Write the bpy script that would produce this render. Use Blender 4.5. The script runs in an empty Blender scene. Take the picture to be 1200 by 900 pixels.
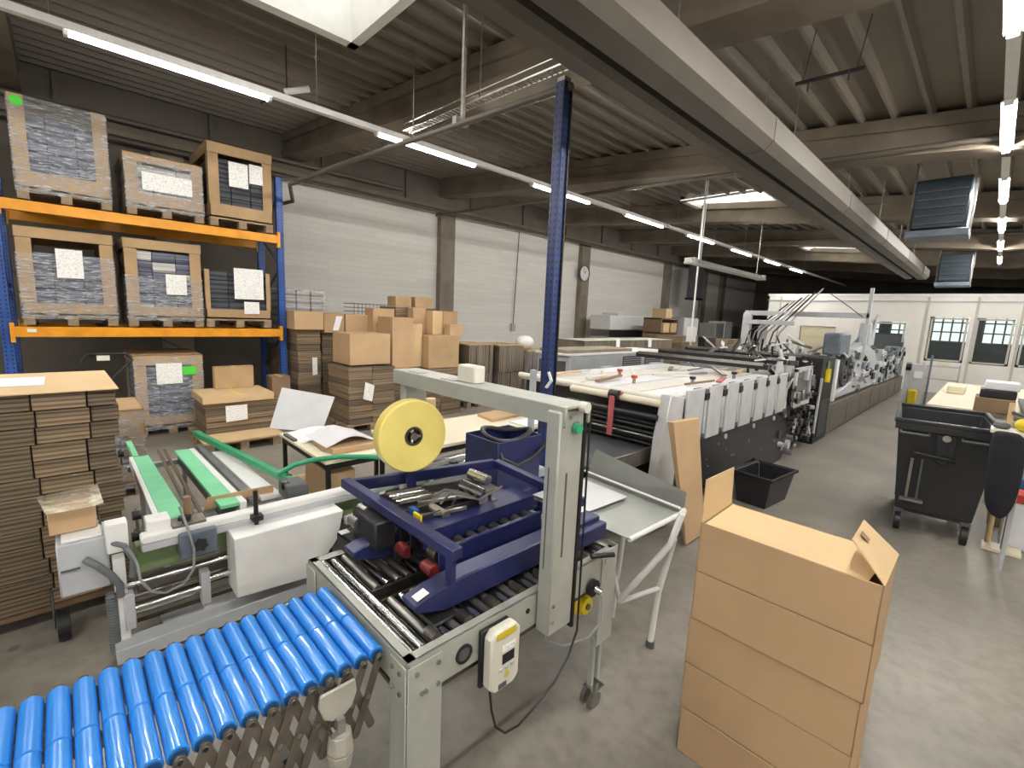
import bpy, bmesh, math, random
from mathutils import Vector, Matrix
random.seed(7)
PI = math.pi
SC = bpy.context.scene
COL = SC.collection

# ------------------------------------------------------------------ camera
cam_data = bpy.data.cameras.new('camera')
cam = bpy.data.objects.new('camera', cam_data)
COL.objects.link(cam)
cam_data.sensor_fit = 'HORIZONTAL'
cam_data.sensor_width = 36.0
cam_data.lens = 36.0 * 543.0 / 1200.0
cam_data.clip_start = 0.05
cam_data.clip_end = 200
rx = Vector((0.69292479, 0.71971861, 0.04313201))      # camera right in the world
dn = Vector((0.13677916, -0.0724805, -0.98794637))     # camera down
fw = Vector((-0.70791716, 0.69047209, -0.14866604))    # camera forward
rot = Matrix((rx, -dn, -fw)).transposed()
cam.matrix_world = Matrix.Translation((0, 0, 1.9)) @ rot.to_4x4()
SC.camera = cam

# ------------------------------------------------------------------ world and exposure
world = bpy.data.worlds.new('daylight')
SC.world = world
world.use_nodes = True
bg = world.node_tree.nodes['Background']
bg.inputs[0].default_value = (0.85, 0.92, 1.0, 1)
bg.inputs[1].default_value = 1.2
SC.view_settings.view_transform = 'Standard'
SC.view_settings.look = 'None'
SC.view_settings.gamma = 1.0
SC.view_settings.exposure = 1.35
STRIP = 95.0       # emission of the tube lights
SKYLIGHT = 1.0

# ------------------------------------------------------------------ materials
def lin(c):
    c = c / 255.0
    return c / 12.92 if c <= 0.04045 else ((c + 0.055) / 1.055) ** 2.4
def rgb(h):
    return (lin(int(h[0:2], 16)), lin(int(h[2:4], 16)), lin(int(h[4:6], 16)), 1)

def mat(name, hexc, rough=0.5, metal=0.0, var=0.12, scale=8.0, bump=0.0, coat=0.0, stretch=(1, 1, 1), hex2=None):
    m = bpy.data.materials.new(name); m.use_nodes = True
    nt = m.node_tree; b = nt.nodes['Principled BSDF']
    b.inputs['Roughness'].default_value = rough
    b.inputs['Metallic'].default_value = metal
    b.inputs['Coat Weight'].default_value = coat
    tc = nt.nodes.new('ShaderNodeTexCoord'); mp = nt.nodes.new('ShaderNodeMapping')
    mp.inputs['Scale'].default_value = stretch
    nt.links.new(tc.outputs['Object'], mp.inputs['Vector'])
    n = nt.nodes.new('ShaderNodeTexNoise'); n.inputs['Scale'].default_value = scale; n.inputs['Detail'].default_value = 6
    nt.links.new(mp.outputs[0], n.inputs['Vector'])
    r = nt.nodes.new('ShaderNodeValToRGB')
    c = rgb(hexc)
    if hex2: c2 = rgb(hex2)
    else: c2 = tuple(max(0, x * (1 - 2 * var)) for x in c[:3]) + (1,)
    r.color_ramp.elements[0].position = 0.32; r.color_ramp.elements[0].color = c2
    r.color_ramp.elements[1].position = 0.62; r.color_ramp.elements[1].color = c
    nt.links.new(n.outputs['Fac'], r.inputs[0]); nt.links.new(r.outputs[0], b.inputs['Base Color'])
    if bump:
        bp = nt.nodes.new('ShaderNodeBump'); bp.inputs['Strength'].default_value = bump; bp.inputs['Distance'].default_value = 0.01
        nt.links.new(n.outputs['Fac'], bp.inputs['Height']); nt.links.new(bp.outputs[0], b.inputs['Normal'])
    return m

def stripe_mat(name, hexc, hexd, per_m, axis=2, rough=0.8, thick=0.35, wob=0.6, fine=0.25):
    """fine lines running across one axis: the cut edges of stacked board"""
    m = mat(name, hexc, rough, var=0.1, scale=5)
    nt = m.node_tree; b = nt.nodes['Principled BSDF']
    tc = [n for n in nt.nodes if n.type == 'TEX_COORD'][0]
    wv = nt.nodes.new('ShaderNodeTexWave'); wv.bands_direction = 'XYZ'[axis]
    wv.inputs['Scale'].default_value = per_m * 2 * PI / 20.0
    wv.inputs['Distortion'].default_value = wob; wv.inputs['Detail'].default_value = 1; wv.inputs['Detail Scale'].default_value = 0.6
    nt.links.new(tc.outputs['Object'], wv.inputs['Vector'])
    n2 = nt.nodes.new('ShaderNodeTexNoise'); n2.inputs['Scale'].default_value = 1.0; n2.inputs['Detail'].default_value = 3
    mp = nt.nodes.new('ShaderNodeMapping'); s = [0.8, 0.8, 0.8]; s[axis] = 90; mp.inputs['Scale'].default_value = s
    nt.links.new(tc.outputs['Object'], mp.inputs['Vector']); nt.links.new(mp.outputs[0], n2.inputs['Vector'])
    r = nt.nodes.new('ShaderNodeValToRGB'); r.color_ramp.elements[0].position = 0.0; r.color_ramp.elements[0].color = rgb(hexd)
    r.color_ramp.elements[1].position = thick; r.color_ramp.elements[1].color = rgb(hexc)
    nt.links.new(wv.outputs['Fac'], r.inputs[0])
    mx = nt.nodes.new('ShaderNodeMix'); mx.data_type = 'RGBA'; mx.blend_type = 'MULTIPLY'; mx.inputs[0].default_value = 1.0
    r2 = nt.nodes.new('ShaderNodeValToRGB'); r2.color_ramp.elements[0].position = 0.35; r2.color_ramp.elements[0].color = (1 - fine * 2.4, 1 - fine * 2.4, 1 - fine * 2.4, 1)
    r2.color_ramp.elements[1].position = 0.6; r2.color_ramp.elements[1].color = (1, 1, 1, 1)
    nt.links.new(n2.outputs['Fac'], r2.inputs[0])
    nt.links.new(r.outputs[0], mx.inputs[6]); nt.links.new(r2.outputs[0], mx.inputs[7])
    nt.links.new(mx.outputs[2], b.inputs['Base Color'])
    return m

def emit_mat(name, col, strength):
    m = bpy.data.materials.new(name); m.use_nodes = True
    nt = m.node_tree; nt.nodes.clear()
    e = nt.nodes.new('ShaderNodeEmission'); e.inputs[0].default_value = (*col, 1); e.inputs[1].default_value = strength
    o = nt.nodes.new('ShaderNodeOutputMaterial'); nt.links.new(e.outputs[0], o.inputs[0])
    return m

def film_mat(name, alpha=0.35, tint='d8dce0', streak=6.0):
    """stretch film: glossy, wrinkled and partly see-through"""
    m = bpy.data.materials.new(name); m.use_nodes = True
    nt = m.node_tree; b = nt.nodes['Principled BSDF']
    b.inputs['Base Color'].default_value = rgb(tint); b.inputs['Roughness'].default_value = 0.22
    b.inputs['Specular IOR Level'].default_value = 0.8
    tc = nt.nodes.new('ShaderNodeTexCoord'); mp = nt.nodes.new('ShaderNodeMapping'); mp.inputs['Scale'].default_value = (1.5, 1.5, 9)
    nt.links.new(tc.outputs['Object'], mp.inputs['Vector'])
    n = nt.nodes.new('ShaderNodeTexNoise'); n.inputs['Scale'].default_value = streak; n.inputs['Detail'].default_value = 5; n.inputs['Distortion'].default_value = 0.8
    nt.links.new(mp.outputs[0], n.inputs['Vector'])
    r = nt.nodes.new('ShaderNodeMapRange'); r.inputs[1].default_value = 0.42; r.inputs[2].default_value = 0.72
    r.inputs[3].default_value = alpha * 0.25; r.inputs[4].default_value = min(1, alpha * 1.9)
    nt.links.new(n.outputs['Fac'], r.inputs[0]); nt.links.new(r.outputs[0], b.inputs['Alpha'])
    bp = nt.nodes.new('ShaderNodeBump'); bp.inputs['Strength'].default_value = 0.9; bp.inputs['Distance'].default_value = 0.03
    nt.links.new(n.outputs['Fac'], bp.inputs['Height']); nt.links.new(bp.outputs[0], b.inputs['Normal'])
    return m

def glass_mat(name, tint=(0.75, 0.8, 0.8), alpha=0.25, rough=0.03):
    m = bpy.data.materials.new(name); m.use_nodes = True
    b = m.node_tree.nodes['Principled BSDF']
    b.inputs['Base Color'].default_value = (*tint, 1); b.inputs['Roughness'].default_value = rough
    b.inputs['Alpha'].default_value = alpha; b.inputs['Specular IOR Level'].default_value = 1.0
    return m

def brick_mat(name, hexc, hexm, w, h):
    m = bpy.data.materials.new(name); m.use_nodes = True
    nt = m.node_tree; b = nt.nodes['Principled BSDF']; b.inputs['Roughness'].default_value = 0.8
    tc = nt.nodes.new('ShaderNodeTexCoord'); sx = nt.nodes.new('ShaderNodeSeparateXYZ'); cx = nt.nodes.new('ShaderNodeCombineXYZ')
    nt.links.new(tc.outputs['Object'], sx.inputs[0]); nt.links.new(sx.outputs[1], cx.inputs[0]); nt.links.new(sx.outputs[2], cx.inputs[1])
    br = nt.nodes.new('ShaderNodeTexBrick'); br.inputs['Scale'].default_value = 1
    br.inputs['Brick Width'].default_value = w; br.inputs['Row Height'].default_value = h; br.inputs['Mortar Size'].default_value = 0.006
    c = rgb(hexc); br.inputs['Color1'].default_value = c; br.inputs['Color2'].default_value = tuple(x * 0.93 for x in c[:3]) + (1,)
    br.inputs['Mortar'].default_value = rgb(hexm)
    nt.links.new(cx.outputs[0], br.inputs['Vector']); nt.links.new(br.outputs['Color'], b.inputs['Base Color'])
    bp = nt.nodes.new('ShaderNodeBump'); bp.inputs['Strength'].default_value = 0.4; bp.inputs['Distance'].default_value = 0.01; bp.invert = True
    nt.links.new(br.outputs['Fac'], bp.inputs['Height']); nt.links.new(bp.outputs[0], b.inputs['Normal'])
    return m

def floor_mat():
    m = mat('concrete_floor', '948e84', 0.42, var=0.17, scale=0.9)
    nt = m.node_tree; b = nt.nodes['Principled BSDF']
    tc = [n for n in nt.nodes if n.type == 'TEX_COORD'][0]
    r = [n for n in nt.nodes if n.type == 'VALTORGB'][0]
    n2 = nt.nodes.new('ShaderNodeTexNoise'); n2.inputs['Scale'].default_value = 14; n2.inputs['Detail'].default_value = 8
    nt.links.new(tc.outputs['Object'], n2.inputs['Vector'])
    r2 = nt.nodes.new('ShaderNodeValToRGB'); r2.color_ramp.elements[0].position = 0.3; r2.color_ramp.elements[0].color = (0.78, 0.77, 0.75, 1)
    r2.color_ramp.elements[1].position = 0.6; r2.color_ramp.elements[1].color = (1, 1, 1, 1)
    mx = nt.nodes.new('ShaderNodeMix'); mx.data_type = 'RGBA'; mx.blend_type = 'MULTIPLY'; mx.inputs[0].default_value = 1
    nt.links.new(n2.outputs['Fac'], r2.inputs[0]); nt.links.new(r.outputs[0], mx.inputs[6]); nt.links.new(r2.outputs[0], mx.inputs[7])
    # dark specks and tyre stains
    n3 = nt.nodes.new('ShaderNodeTexVoronoi'); n3.inputs['Scale'].default_value = 1.3
    nt.links.new(tc.outputs['Object'], n3.inputs['Vector'])
    r3 = nt.nodes.new('ShaderNodeValToRGB'); r3.color_ramp.elements[0].position = 0.02; r3.color_ramp.elements[0].color = (0.55, 0.53, 0.5, 1)
    r3.color_ramp.elements[1].position = 0.045; r3.color_ramp.elements[1].color = (1, 1, 1, 1)
    nt.links.new(n3.outputs['Distance'], r3.inputs[0])
    mx2 = nt.nodes.new('ShaderNodeMix'); mx2.data_type = 'RGBA'; mx2.blend_type = 'MULTIPLY'; mx2.inputs[0].default_value = 1
    nt.links.new(mx.outputs[2], mx2.inputs[6]); nt.links.new(r3.outputs[0], mx2.inputs[7])
    nt.links.new(mx2.outputs[2], b.inputs['Base Color'])
    rr = nt.nodes.new('ShaderNodeMapRange'); rr.inputs[3].default_value = 0.3; rr.inputs[4].default_value = 0.6
    nt.links.new(n2.outputs['Fac'], rr.inputs[0]); nt.links.new(rr.outputs[0], b.inputs['Roughness'])
    return m

def print_mat(name, base='f2f2ee', ink='bcbcbc', sc=150, amount=0.5):
    """paper sheet with rows of small unreadable print"""
    m = bpy.data.materials.new(name); m.use_nodes = True
    nt = m.node_tree; b = nt.nodes['Principled BSDF']; b.inputs['Roughness'].default_value = 0.7
    tc = nt.nodes.new('ShaderNodeTexCoord'); mp = nt.nodes.new('ShaderNodeMapping'); mp.inputs['Scale'].default_value = (1, 0.35, 1.3)
    nt.links.new(tc.outputs['Object'], mp.inputs['Vector'])
    n = nt.nodes.new('ShaderNodeTexNoise'); n.inputs['Scale'].default_value = sc; n.inputs['Detail'].default_value = 1
    nt.links.new(mp.outputs[0], n.inputs['Vector'])
    r = nt.nodes.new('ShaderNodeValToRGB'); r.color_ramp.elements[0].position = 0.34; r.color_ramp.elements[0].color = rgb(ink)
    r.color_ramp.elements[1].position = 0.44; r.color_ramp.elements[1].color = rgb(base)
    nt.links.new(n.outputs['Fac'], r.inputs[0]); nt.links.new(r.outputs[0], b.inputs['Base Color'])
    return m

M = {}
M['floor'] = floor_mat()
M['ceil'] = mat('roof_sheet', '7f776c', 0.55, 0.0, 0.06, 3)
M['beam'] = mat('concrete_beam', '7d7263', 0.9, 0, 0.12, 2.5, 0.2)
M['edgebeam'] = mat('edge_beam_concrete', '6e675d', 0.9, 0, 0.1, 2)
M['wall'] = brick_mat('white_block_wall', 'efece5', 'e2ded6', 1.2, 0.125)
M['baywall'] = mat('bay_wall_concrete', '6d665d', 0.9, 0, 0.1, 2)
M['officewall'] = mat('office_white_paint', 'e6e3dc', 0.8, 0, 0.03, 2)
M['officedark'] = mat('dim_office_wall', '262422', 0.9, 0, 0.1, 2)  # near-black paint stands in for the unlit office interior
M['wallplain'] = mat('plain_plaster', 'c9c6be', 0.85, 0, 0.05, 2)
M['column'] = mat('column_concrete', '948a7b', 0.9, 0, 0.12, 3)
M['duct'] = mat('duct_sheet', '655f56', 0.5, 0.25, 0.06, 3)
M['ductgap'] = mat('duct_gap', '2a2622', 0.8)
M['white'] = mat('white_paint', 'e8e8e6', 0.4, 0, 0.03)
M['offwhite'] = mat('offwhite_plastic', 'd9d6c8', 0.4, 0, 0.03)
M['lgrey'] = mat('light_grey_paint', 'b9bcc0', 0.42, 0.0, 0.06, 6)
M['mgrey'] = mat('machine_grey_paint', 'a3a69f', 0.42, 0.1, 0.08, 5)
M['seal'] = mat('sealer_grey_paint', 'adafa6', 0.4, 0.1, 0.06, 9)
M['dgrey'] = mat('dark_grey_paint', '55585a', 0.5, 0, 0.1, 6)
M['panelgrey'] = mat('ribbed_panel_grey', 'c9c9c9', 0.4, 0.15, 0.06, 6)
M['black'] = mat('black_rubber', '1b1b1c', 0.5, 0, 0.1)
M['binblack'] = mat('bin_black_plastic', '26272a', 0.38, 0, 0.1, 4)
M['blackmetal'] = mat('black_machine_paint', '2c2c2e', 0.4, 0.2, 0.15, 6)
M['chrome'] = mat('polished_steel', 'c8c8c6', 0.22, 1.0, 0.08, 10)
M['steel'] = mat('dull_steel', '9d9a94', 0.38, 0.9, 0.12, 12)
M['galv'] = mat('galvanised_steel', 'a8a49c', 0.45, 0.7, 0.15, 18)
M['linksteel'] = mat('link_steel', '756c62', 0.45, 0.5, 0.2, 14)
M['galvlight'] = mat('pale_zinc', 'c4c0b4', 0.4, 0.35, 0.1, 14)
M['traygrey'] = mat('tray_grey', '7e807a', 0.45, 0.2, 0.08, 5)
M['dirtysteel'] = mat('oily_steel', '6e6860', 0.4, 0.8, 0.25, 14)
M['brownmetal'] = mat('brown_grey_base', '6d655c', 0.5, 0.2, 0.12, 4)
M['navy'] = mat('navy_paint', '1e2455', 0.4, 0.0, 0.12, 9)
M['rackblue'] = mat('rack_blue_paint', '24509c', 0.45, 0.0, 0.1, 9)
M['postblue'] = mat('post_blue_paint', '24386e', 0.45, 0.0, 0.12, 9)
M['orange'] = mat('rack_orange_paint', 'efa01c', 0.45, 0, 0.1, 5)
M['roller'] = mat('blue_roller_plastic', '2582d8', 0.28, 0, 0.04, 4, coat=0.3)
M['rollergap'] = mat('roller_cap', '1b4f86', 0.4)
M['card'] = mat('cardboard', 'c0a07a', 0.8, 0, 0.05, 3)
M['cardlight'] = mat('cardboard_light', 'd2b58a', 0.8, 0, 0.04, 3)
M['cardinner'] = mat('cardboard_inner', 'dcc094', 0.85, 0, 0.03, 3)
M['cardtan'] = mat('cardboard_tan', 'b3956f', 0.85, 0, 0.08, 4)
M['carddark'] = mat('cardboard_dark', '8a7158', 0.85, 0, 0.08, 4)
M['edges'] = stripe_mat('board_edges', '9c866a', '64533f', 40, 2)
M['edgesdark'] = stripe_mat('board_edges_dark', '7f6e58', '4c4033', 40, 2)
M['vedges'] = stripe_mat('board_edges_grey', '8d8070', '4b4238', 22, 1)
M['goods'] = stripe_mat('folded_box_goods', '7d8196', '3c4056', 9, 2, 0.6, 0.5, 1.5, 0.3)
M['goodsdark'] = stripe_mat('dark_box_goods', '50545c', '22252c', 8, 2, 0.6, 0.4, 1.0, 0.3)
M['goodswhite'] = stripe_mat('pale_box_goods', 'd8d5d2', '9a9390', 8, 2, 0.6, 0.5, 1.5, 0.2)
M['film'] = film_mat('stretch_film', 0.36)
M['filmthin'] = film_mat('stretch_film_thin', 0.20)
M['filmcream'] = film_mat('thin_film_cream', 0.6, 'e8dfc8')
M['wood'] = mat('pallet_wood', 'a08a6e', 0.85, 0, 0.18, 5, 0.2, stretch=(4, 1, 4))
M['wooddark'] = mat('pallet_wood_dark', '7a6248', 0.85, 0, 0.2, 5)
M['tabletop'] = mat('pale_worktop', 'e5dcc2', 0.5, 0, 0.04, 3)
M['topboard'] = mat('pale_top_board', 'd2ccc2', 0.5, 0, 0.06, 4)
M['paper'] = print_mat('printed_paper')
M['whitepaper'] = mat('white_paper', 'eef0f4', 0.7, 0, 0.03)
M['whiteboard'] = mat('white_board_sheet', 'd6d6d8', 0.5, 0, 0.03)
M['green'] = mat('green_belt', '7fd0a0', 0.6, 0, 0.07, 6)
M['greenpaint'] = mat('sage_green_paint', '7f9468', 0.45, 0, 0.08, 6)
M['greenplastic'] = mat('green_plastic_strip', '2f9a6c', 0.35, 0, 0.05)
M['greendot'] = mat('green_sticker', '4fd83a', 0.6, 0, 0.02)
M['tape'] = mat('clear_yellow_tape', 'e6cf6c', 0.3, 0, 0.05, 3, coat=0.5)
M['tapeside'] = mat('tape_roll_side', 'ecd97c', 0.35, 0, 0.06, 5)
M['core'] = mat('roll_core', '40362c', 0.7)
M['yellow'] = mat('yellow_plastic', 'dcc320', 0.4, 0, 0.05)
M['red'] = mat('red_rubber', '7a2224', 0.5, 0, 0.1)
M['redorange'] = mat('red_plastic', 'c8402c', 0.5, 0, 0.05)
M['pink'] = mat('pink_band', 'b25a5a', 0.6, 0, 0.1)
M['cable'] = mat('black_cable', '17171a', 0.45)
M['greycable'] = mat('grey_cable', '8f928e', 0.5)
M['hoseg'] = mat('corrugated_hose', '707476', 0.5)
M['screen'] = mat('dark_display', '22262c', 0.15)
M['bluebox'] = mat('blue_grey_cover', '6a7481', 0.45)
M['heaterblue'] = mat('heater_housing', '323f49', 0.45, 0.3)
M['clockface'] = mat('clock_face', 'eeeeea', 0.4, 0, 0.02)
M['jacket'] = mat('dark_cloth', '1b1b23', 0.9, 0, 0.2, 6, 0.3)
M['glass'] = glass_mat('window_glass', (0.25, 0.3, 0.3), 0.12)
M['darkglass'] = glass_mat('machine_guard_glass', (0.12, 0.13, 0.14), 0.75)
M['frame'] = mat('window_frame', 'bdbab0', 0.5, 0, 0.03)
M['doorbeige'] = mat('beige_door', 'cfc5a8', 0.5, 0, 0.03)
M['tube'] = emit_mat('tube_light', (1.0, 0.97, 0.92), STRIP)
M['sky'] = emit_mat('skylight_panel', (1.0, 0.98, 0.90), SKYLIGHT)
M['skyside'] = emit_mat('skylight_side', (1.0, 0.96, 0.84), SKYLIGHT * .62)
M['daypane'] = emit_mat('daylit_pane', (0.80, 0.92, 0.86), 0.55)
M['bluesticker'] = mat('blue_sticker', '2060b0', 0.5)
M['bagwhite'] = mat('white_bag', 'e4e2de', 0.5, 0, 0.06, 6, 0.4)
M['bluebag'] = mat('blue_bag', '2d6a9a', 0.5, 0, 0.1, 6)

# ------------------------------------------------------------------ mesh builder
class MB:
    def __init__(s): s.v = []; s.f = []
    def add(s, vs, fs, T=None):
        n = len(s.v)
        for p in vs:
            p = Vector(p)
            if T is not None: p = T @ p
            s.v.append(p)
        for f in fs: s.f.append([i + n for i in f])
        return s
    def box(s, x0, x1, y0, y1, z0, z1, T=None):
        vs = [(x0, y0, z0), (x1, y0, z0), (x1, y1, z0), (x0, y1, z0), (x0, y0, z1), (x1, y0, z1), (x1, y1, z1), (x0, y1, z1)]
        return s.add(vs, [(0, 3, 2, 1), (4, 5, 6, 7), (0, 1, 5, 4), (1, 2, 6, 5), (2, 3, 7, 6), (3, 0, 4, 7)], T)
    def bar(s, a, b, w, h, up=(0, 0, 1)):
        """box beam from a to b, w across, h along up"""
        a = Vector(a); b = Vector(b); d = (b - a).normalized(); u = Vector(up)
        sd = d.cross(u)
        if sd.length < 1e-4: sd = d.cross(Vector((1, 0, 0)))
        sd.normalize(); u = sd.cross(d).normalized()
        vs = []
        for p in (a, b):
            for i, j in ((-1, -1), (1, -1), (1, 1), (-1, 1)): vs.append(p + sd * (i * w / 2) + u * (j * h / 2))
        return s.add(vs, [(0, 3, 2, 1), (4, 5, 6, 7), (0, 1, 5, 4), (1, 2, 6, 5), (2, 3, 7, 6), (3, 0, 4, 7)])
    def cyl(s, a, b, r, n=12, r2=None, caps=True):
        a = Vector(a); b = Vector(b); d = (b - a).normalized(); r2 = r if r2 is None else r2
        u = d.orthogonal().normalized(); w = d.cross(u)
        vs = []
        for p, q in ((a, r), (b, r2)):
            for i in range(n):
                t = 2 * PI * i / n; vs.append(p + u * (q * math.cos(t)) + w * (q * math.sin(t)))
        fs = [(i, (i + 1) % n, n + (i + 1) % n, n + i) for i in range(n)]
        if caps: fs += [tuple(range(n - 1, -1, -1)), tuple(range(n, 2 * n))]
        return s.add(vs, fs)
    def tube(s, pts, r, n=8, closed=False):
        pts = [Vector(p) for p in pts]; m = len(pts); rings = []; u = None
        for i, p in enumerate(pts):
            if closed: d = pts[(i + 1) % m] - pts[i - 1]
            else: d = pts[min(i + 1, m - 1)] - pts[max(i - 1, 0)]
            d.normalize()
            if u is None: u = d.orthogonal().normalized()
            else:
                u = (u - d * u.dot(d))
                u = u.normalized() if u.length > 1e-5 else d.orthogonal().normalized()
            w = d.cross(u); rings.append([p + u * (r * math.cos(2 * PI * k / n)) + w * (r * math.sin(2 * PI * k / n)) for k in range(n)])
        vs = [q for rg in rings for q in rg]; fs = []
        for i in range(m if closed else m - 1):
            j = (i + 1) % m
            for k in range(n): fs.append((i * n + k, i * n + (k + 1) % n, j * n + (k + 1) % n, j * n + k))
        if not closed: fs += [tuple(range(n - 1, -1, -1)), tuple(range((m - 1) * n, m * n))]
        return s.add(vs, fs)
    def ring(s, c, axis, ro, ri, th, n=32):
        """flat ring / roll with a hole, thickness th along axis"""
        c = Vector(c); d = Vector(axis).normalized(); u = d.orthogonal().normalized(); w = d.cross(u); vs = []
        for rr, h in ((ro, -th / 2), (ro, th / 2), (ri, th / 2), (ri, -th / 2)):
            for i in range(n):
                t = 2 * PI * i / n; vs.append(c + d * h + u * (rr * math.cos(t)) + w * (rr * math.sin(t)))
        fs = []
        for q in range(4):
            for i in range(n):
                fs.append((q * n + i, q * n + (i + 1) % n, ((q + 1) % 4) * n + (i + 1) % n, ((q + 1) % 4) * n + i))
        return s.add(vs, fs)
    def prism(s, poly, axis, lo, hi):
        """poly of 2d points in the other two axes (in order), pushed along axis"""
        n = len(poly); vs = []
        for h in (lo, hi):
            for a, b in poly:
                vs.append({0: (h, a, b), 1: (a, h, b), 2: (a, b, h)}[axis])
        fs = [(i, (i + 1) % n, n + (i + 1) % n, n + i) for i in range(n)] + [tuple(range(n - 1, -1, -1)), tuple(range(n, 2 * n))]
        return s.add(vs, fs)
    def sheet(s, a, b, c, d, th):
        """four-corner plate with thickness"""
        a, b, c, d = [Vector(p) for p in (a, b, c, d)]
        nrm = (b - a).cross(d - a).normalized() * th
        return s.add([a, b, c, d, a + nrm, b + nrm, c + nrm, d + nrm], [(0, 3, 2, 1), (4, 5, 6, 7), (0, 1, 5, 4), (1, 2, 6, 5), (2, 3, 7, 6), (3, 0, 4, 7)])
    def ball(s, c, r, n=10, sq=(1, 1, 1)):
        c = Vector(c); vs = []; fs = []; m = n // 2
        for i in range(1, m):
            for k in range(n):
                t = PI * i / m; p = 2 * PI * k / n
                vs.append(c + Vector((sq[0] * r * math.sin(t) * math.cos(p), sq[1] * r * math.sin(t) * math.sin(p), sq[2] * r * math.cos(t))))
        top = len(vs); vs += [c + Vector((0, 0, r * sq[2])), c - Vector((0, 0, r * sq[2]))]
        for i in range(m - 2):
            for k in range(n): fs.append((i * n + k, (i + 1) * n + k, (i + 1) * n + (k + 1) % n, i * n + (k + 1) % n))
        for k in range(n):
            fs.append((top, k, (k + 1) % n)); fs.append((top + 1, (m - 2) * n + (k + 1) % n, (m - 2) * n + k))
        return s.add(vs, fs)
    def build(s, name, m, parent=None, bevel=0.0, smooth=True, seg=1):
        me = bpy.data.meshes.new(name)
        off = Vector((0, 0, 0)); p = parent
        while p is not None: off = off + p.location; p = p.parent
        base = off
        if parent is None:
            xs = [q.x for q in s.v]; ys = [q.y for q in s.v]; zs = [q.z for q in s.v]
            base = Vector(((min(xs) + max(xs)) / 2, (min(ys) + max(ys)) / 2, min(zs)))
        me.from_pydata([tuple(q - base) for q in s.v], [], s.f)
        bm = bmesh.new(); bm.from_mesh(me); bmesh.ops.recalc_face_normals(bm, faces=bm.faces); bm.to_mesh(me); bm.free()
        me.materials.append(M[m] if isinstance(m, str) else m)
        if smooth:
            me.polygons.foreach_set('use_smooth', [True] * len(me.polygons))
            me.set_sharp_from_angle(angle=math.radians(38))
        o = bpy.data.objects.new(name, me); COL.objects.link(o)
        if parent is None: o.location = base
        else: o.parent = parent
        if bevel:
            b = o.modifiers.new('bevel', 'BEVEL'); b.width = bevel; b.segments = seg; b.limit_method = 'ANGLE'; b.angle_limit = math.radians(40)
        return o

def tag(o, label, cat, group=None):
    o['label'] = label; o['category'] = cat
    if group: o['group'] = group
    return o
def thing(name, label, cat, loc, group=None):
    o = bpy.data.objects.new(name, None); COL.objects.link(o); o.location = loc; o.empty_display_size = 0.1
    return tag(o, label, cat, group)
def struct(o): o['kind'] = 'structure'; return o
def stuff(o): o['kind'] = 'stuff'; return o
def clone(root, d=(0, 0, 0), label=None):
    c = root.copy(); COL.objects.link(c); c.location = root.location + Vector(d)
    if label: c['label'] = label
    for ch in list(root.children):
        k = ch.copy(); COL.objects.link(k); k.parent = c
        for g in ch.children:
            q = g.copy(); COL.objects.link(q); q.parent = k
    return c
def bx(name, m, parent, x0, x1, y0, y1, z0, z1, bevel=0.0, label=None):
    o = MB().box(x0, x1, y0, y1, z0, z1).build(name, m, parent, bevel)
    if label: o['label'] = label
    return o
def bolts(pts, axis, r, parent, m='chrome', name='bolt'):
    ax = Vector(axis)
    for p in pts:
        MB().cyl(Vector(p) - ax * 0.002, Vector(p) + ax * r * 0.7, r, 8).build(name, m, parent)
def wob(a): return random.uniform(-a, a)

# ================================================================== SETTING
X0, X1, Y0, Y1 = -11.0, 8.0, -9.0, 32.0
def cz(x): return 4.38 - 0.094 * min(x, 0.0)
struct(MB().box(X0 - .3, X1 + .3, Y0 - .3, Y1 + .3, -0.12, 0.0).build('floor', 'floor'))
struct(MB().box(X0 - .25, X0, 3.55, Y1, 0, 5.7).build('wall_left', 'wall'))
struct(MB().box(X0 - .25, X0 + .02, Y0, 3.55, 0, 5.7).build('wall_left_bay', 'baywall'))
struct(MB().box(X1, X1 + .25, Y0, Y1, 0, 5.7).build('wall_right', 'wallplain'))
struct(MB().box(X0, X1, Y0 - .25, Y0, 0, 5.7).build('wall_back', 'wallplain'))
struct(MB().box(X0, X1, Y1, Y1 + .25, 0, 5.7).build('wall_front', 'edgebeam'))
for y in (-4.6, 1.6, 7.85, 14.1, 20.4, 24.3, 26.7):
    w = .24
    struct(MB().box(X0, X0 + .18, y - w, y + w, 0, 4.62).build('wall_column', 'column'))
# edge beam over the blocks, with its joints, lip and pipes
struct(MB().box(X0, X0 + .32, Y0, Y1, 4.62, 5.34).build('edge_beam', 'edgebeam', None, .01))
struct(MB().box(X0, X0 + .42, Y0, Y1, 4.56, 4.64).build('trim_1', 'beam'))
y = -4.0
while y < 30:
    struct(MB().box(X0 + .31, X0 + .38, y, y + .06, 4.62, 5.33).build('edge_beam_rib', 'edgebeam')); y += 2.08

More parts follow.
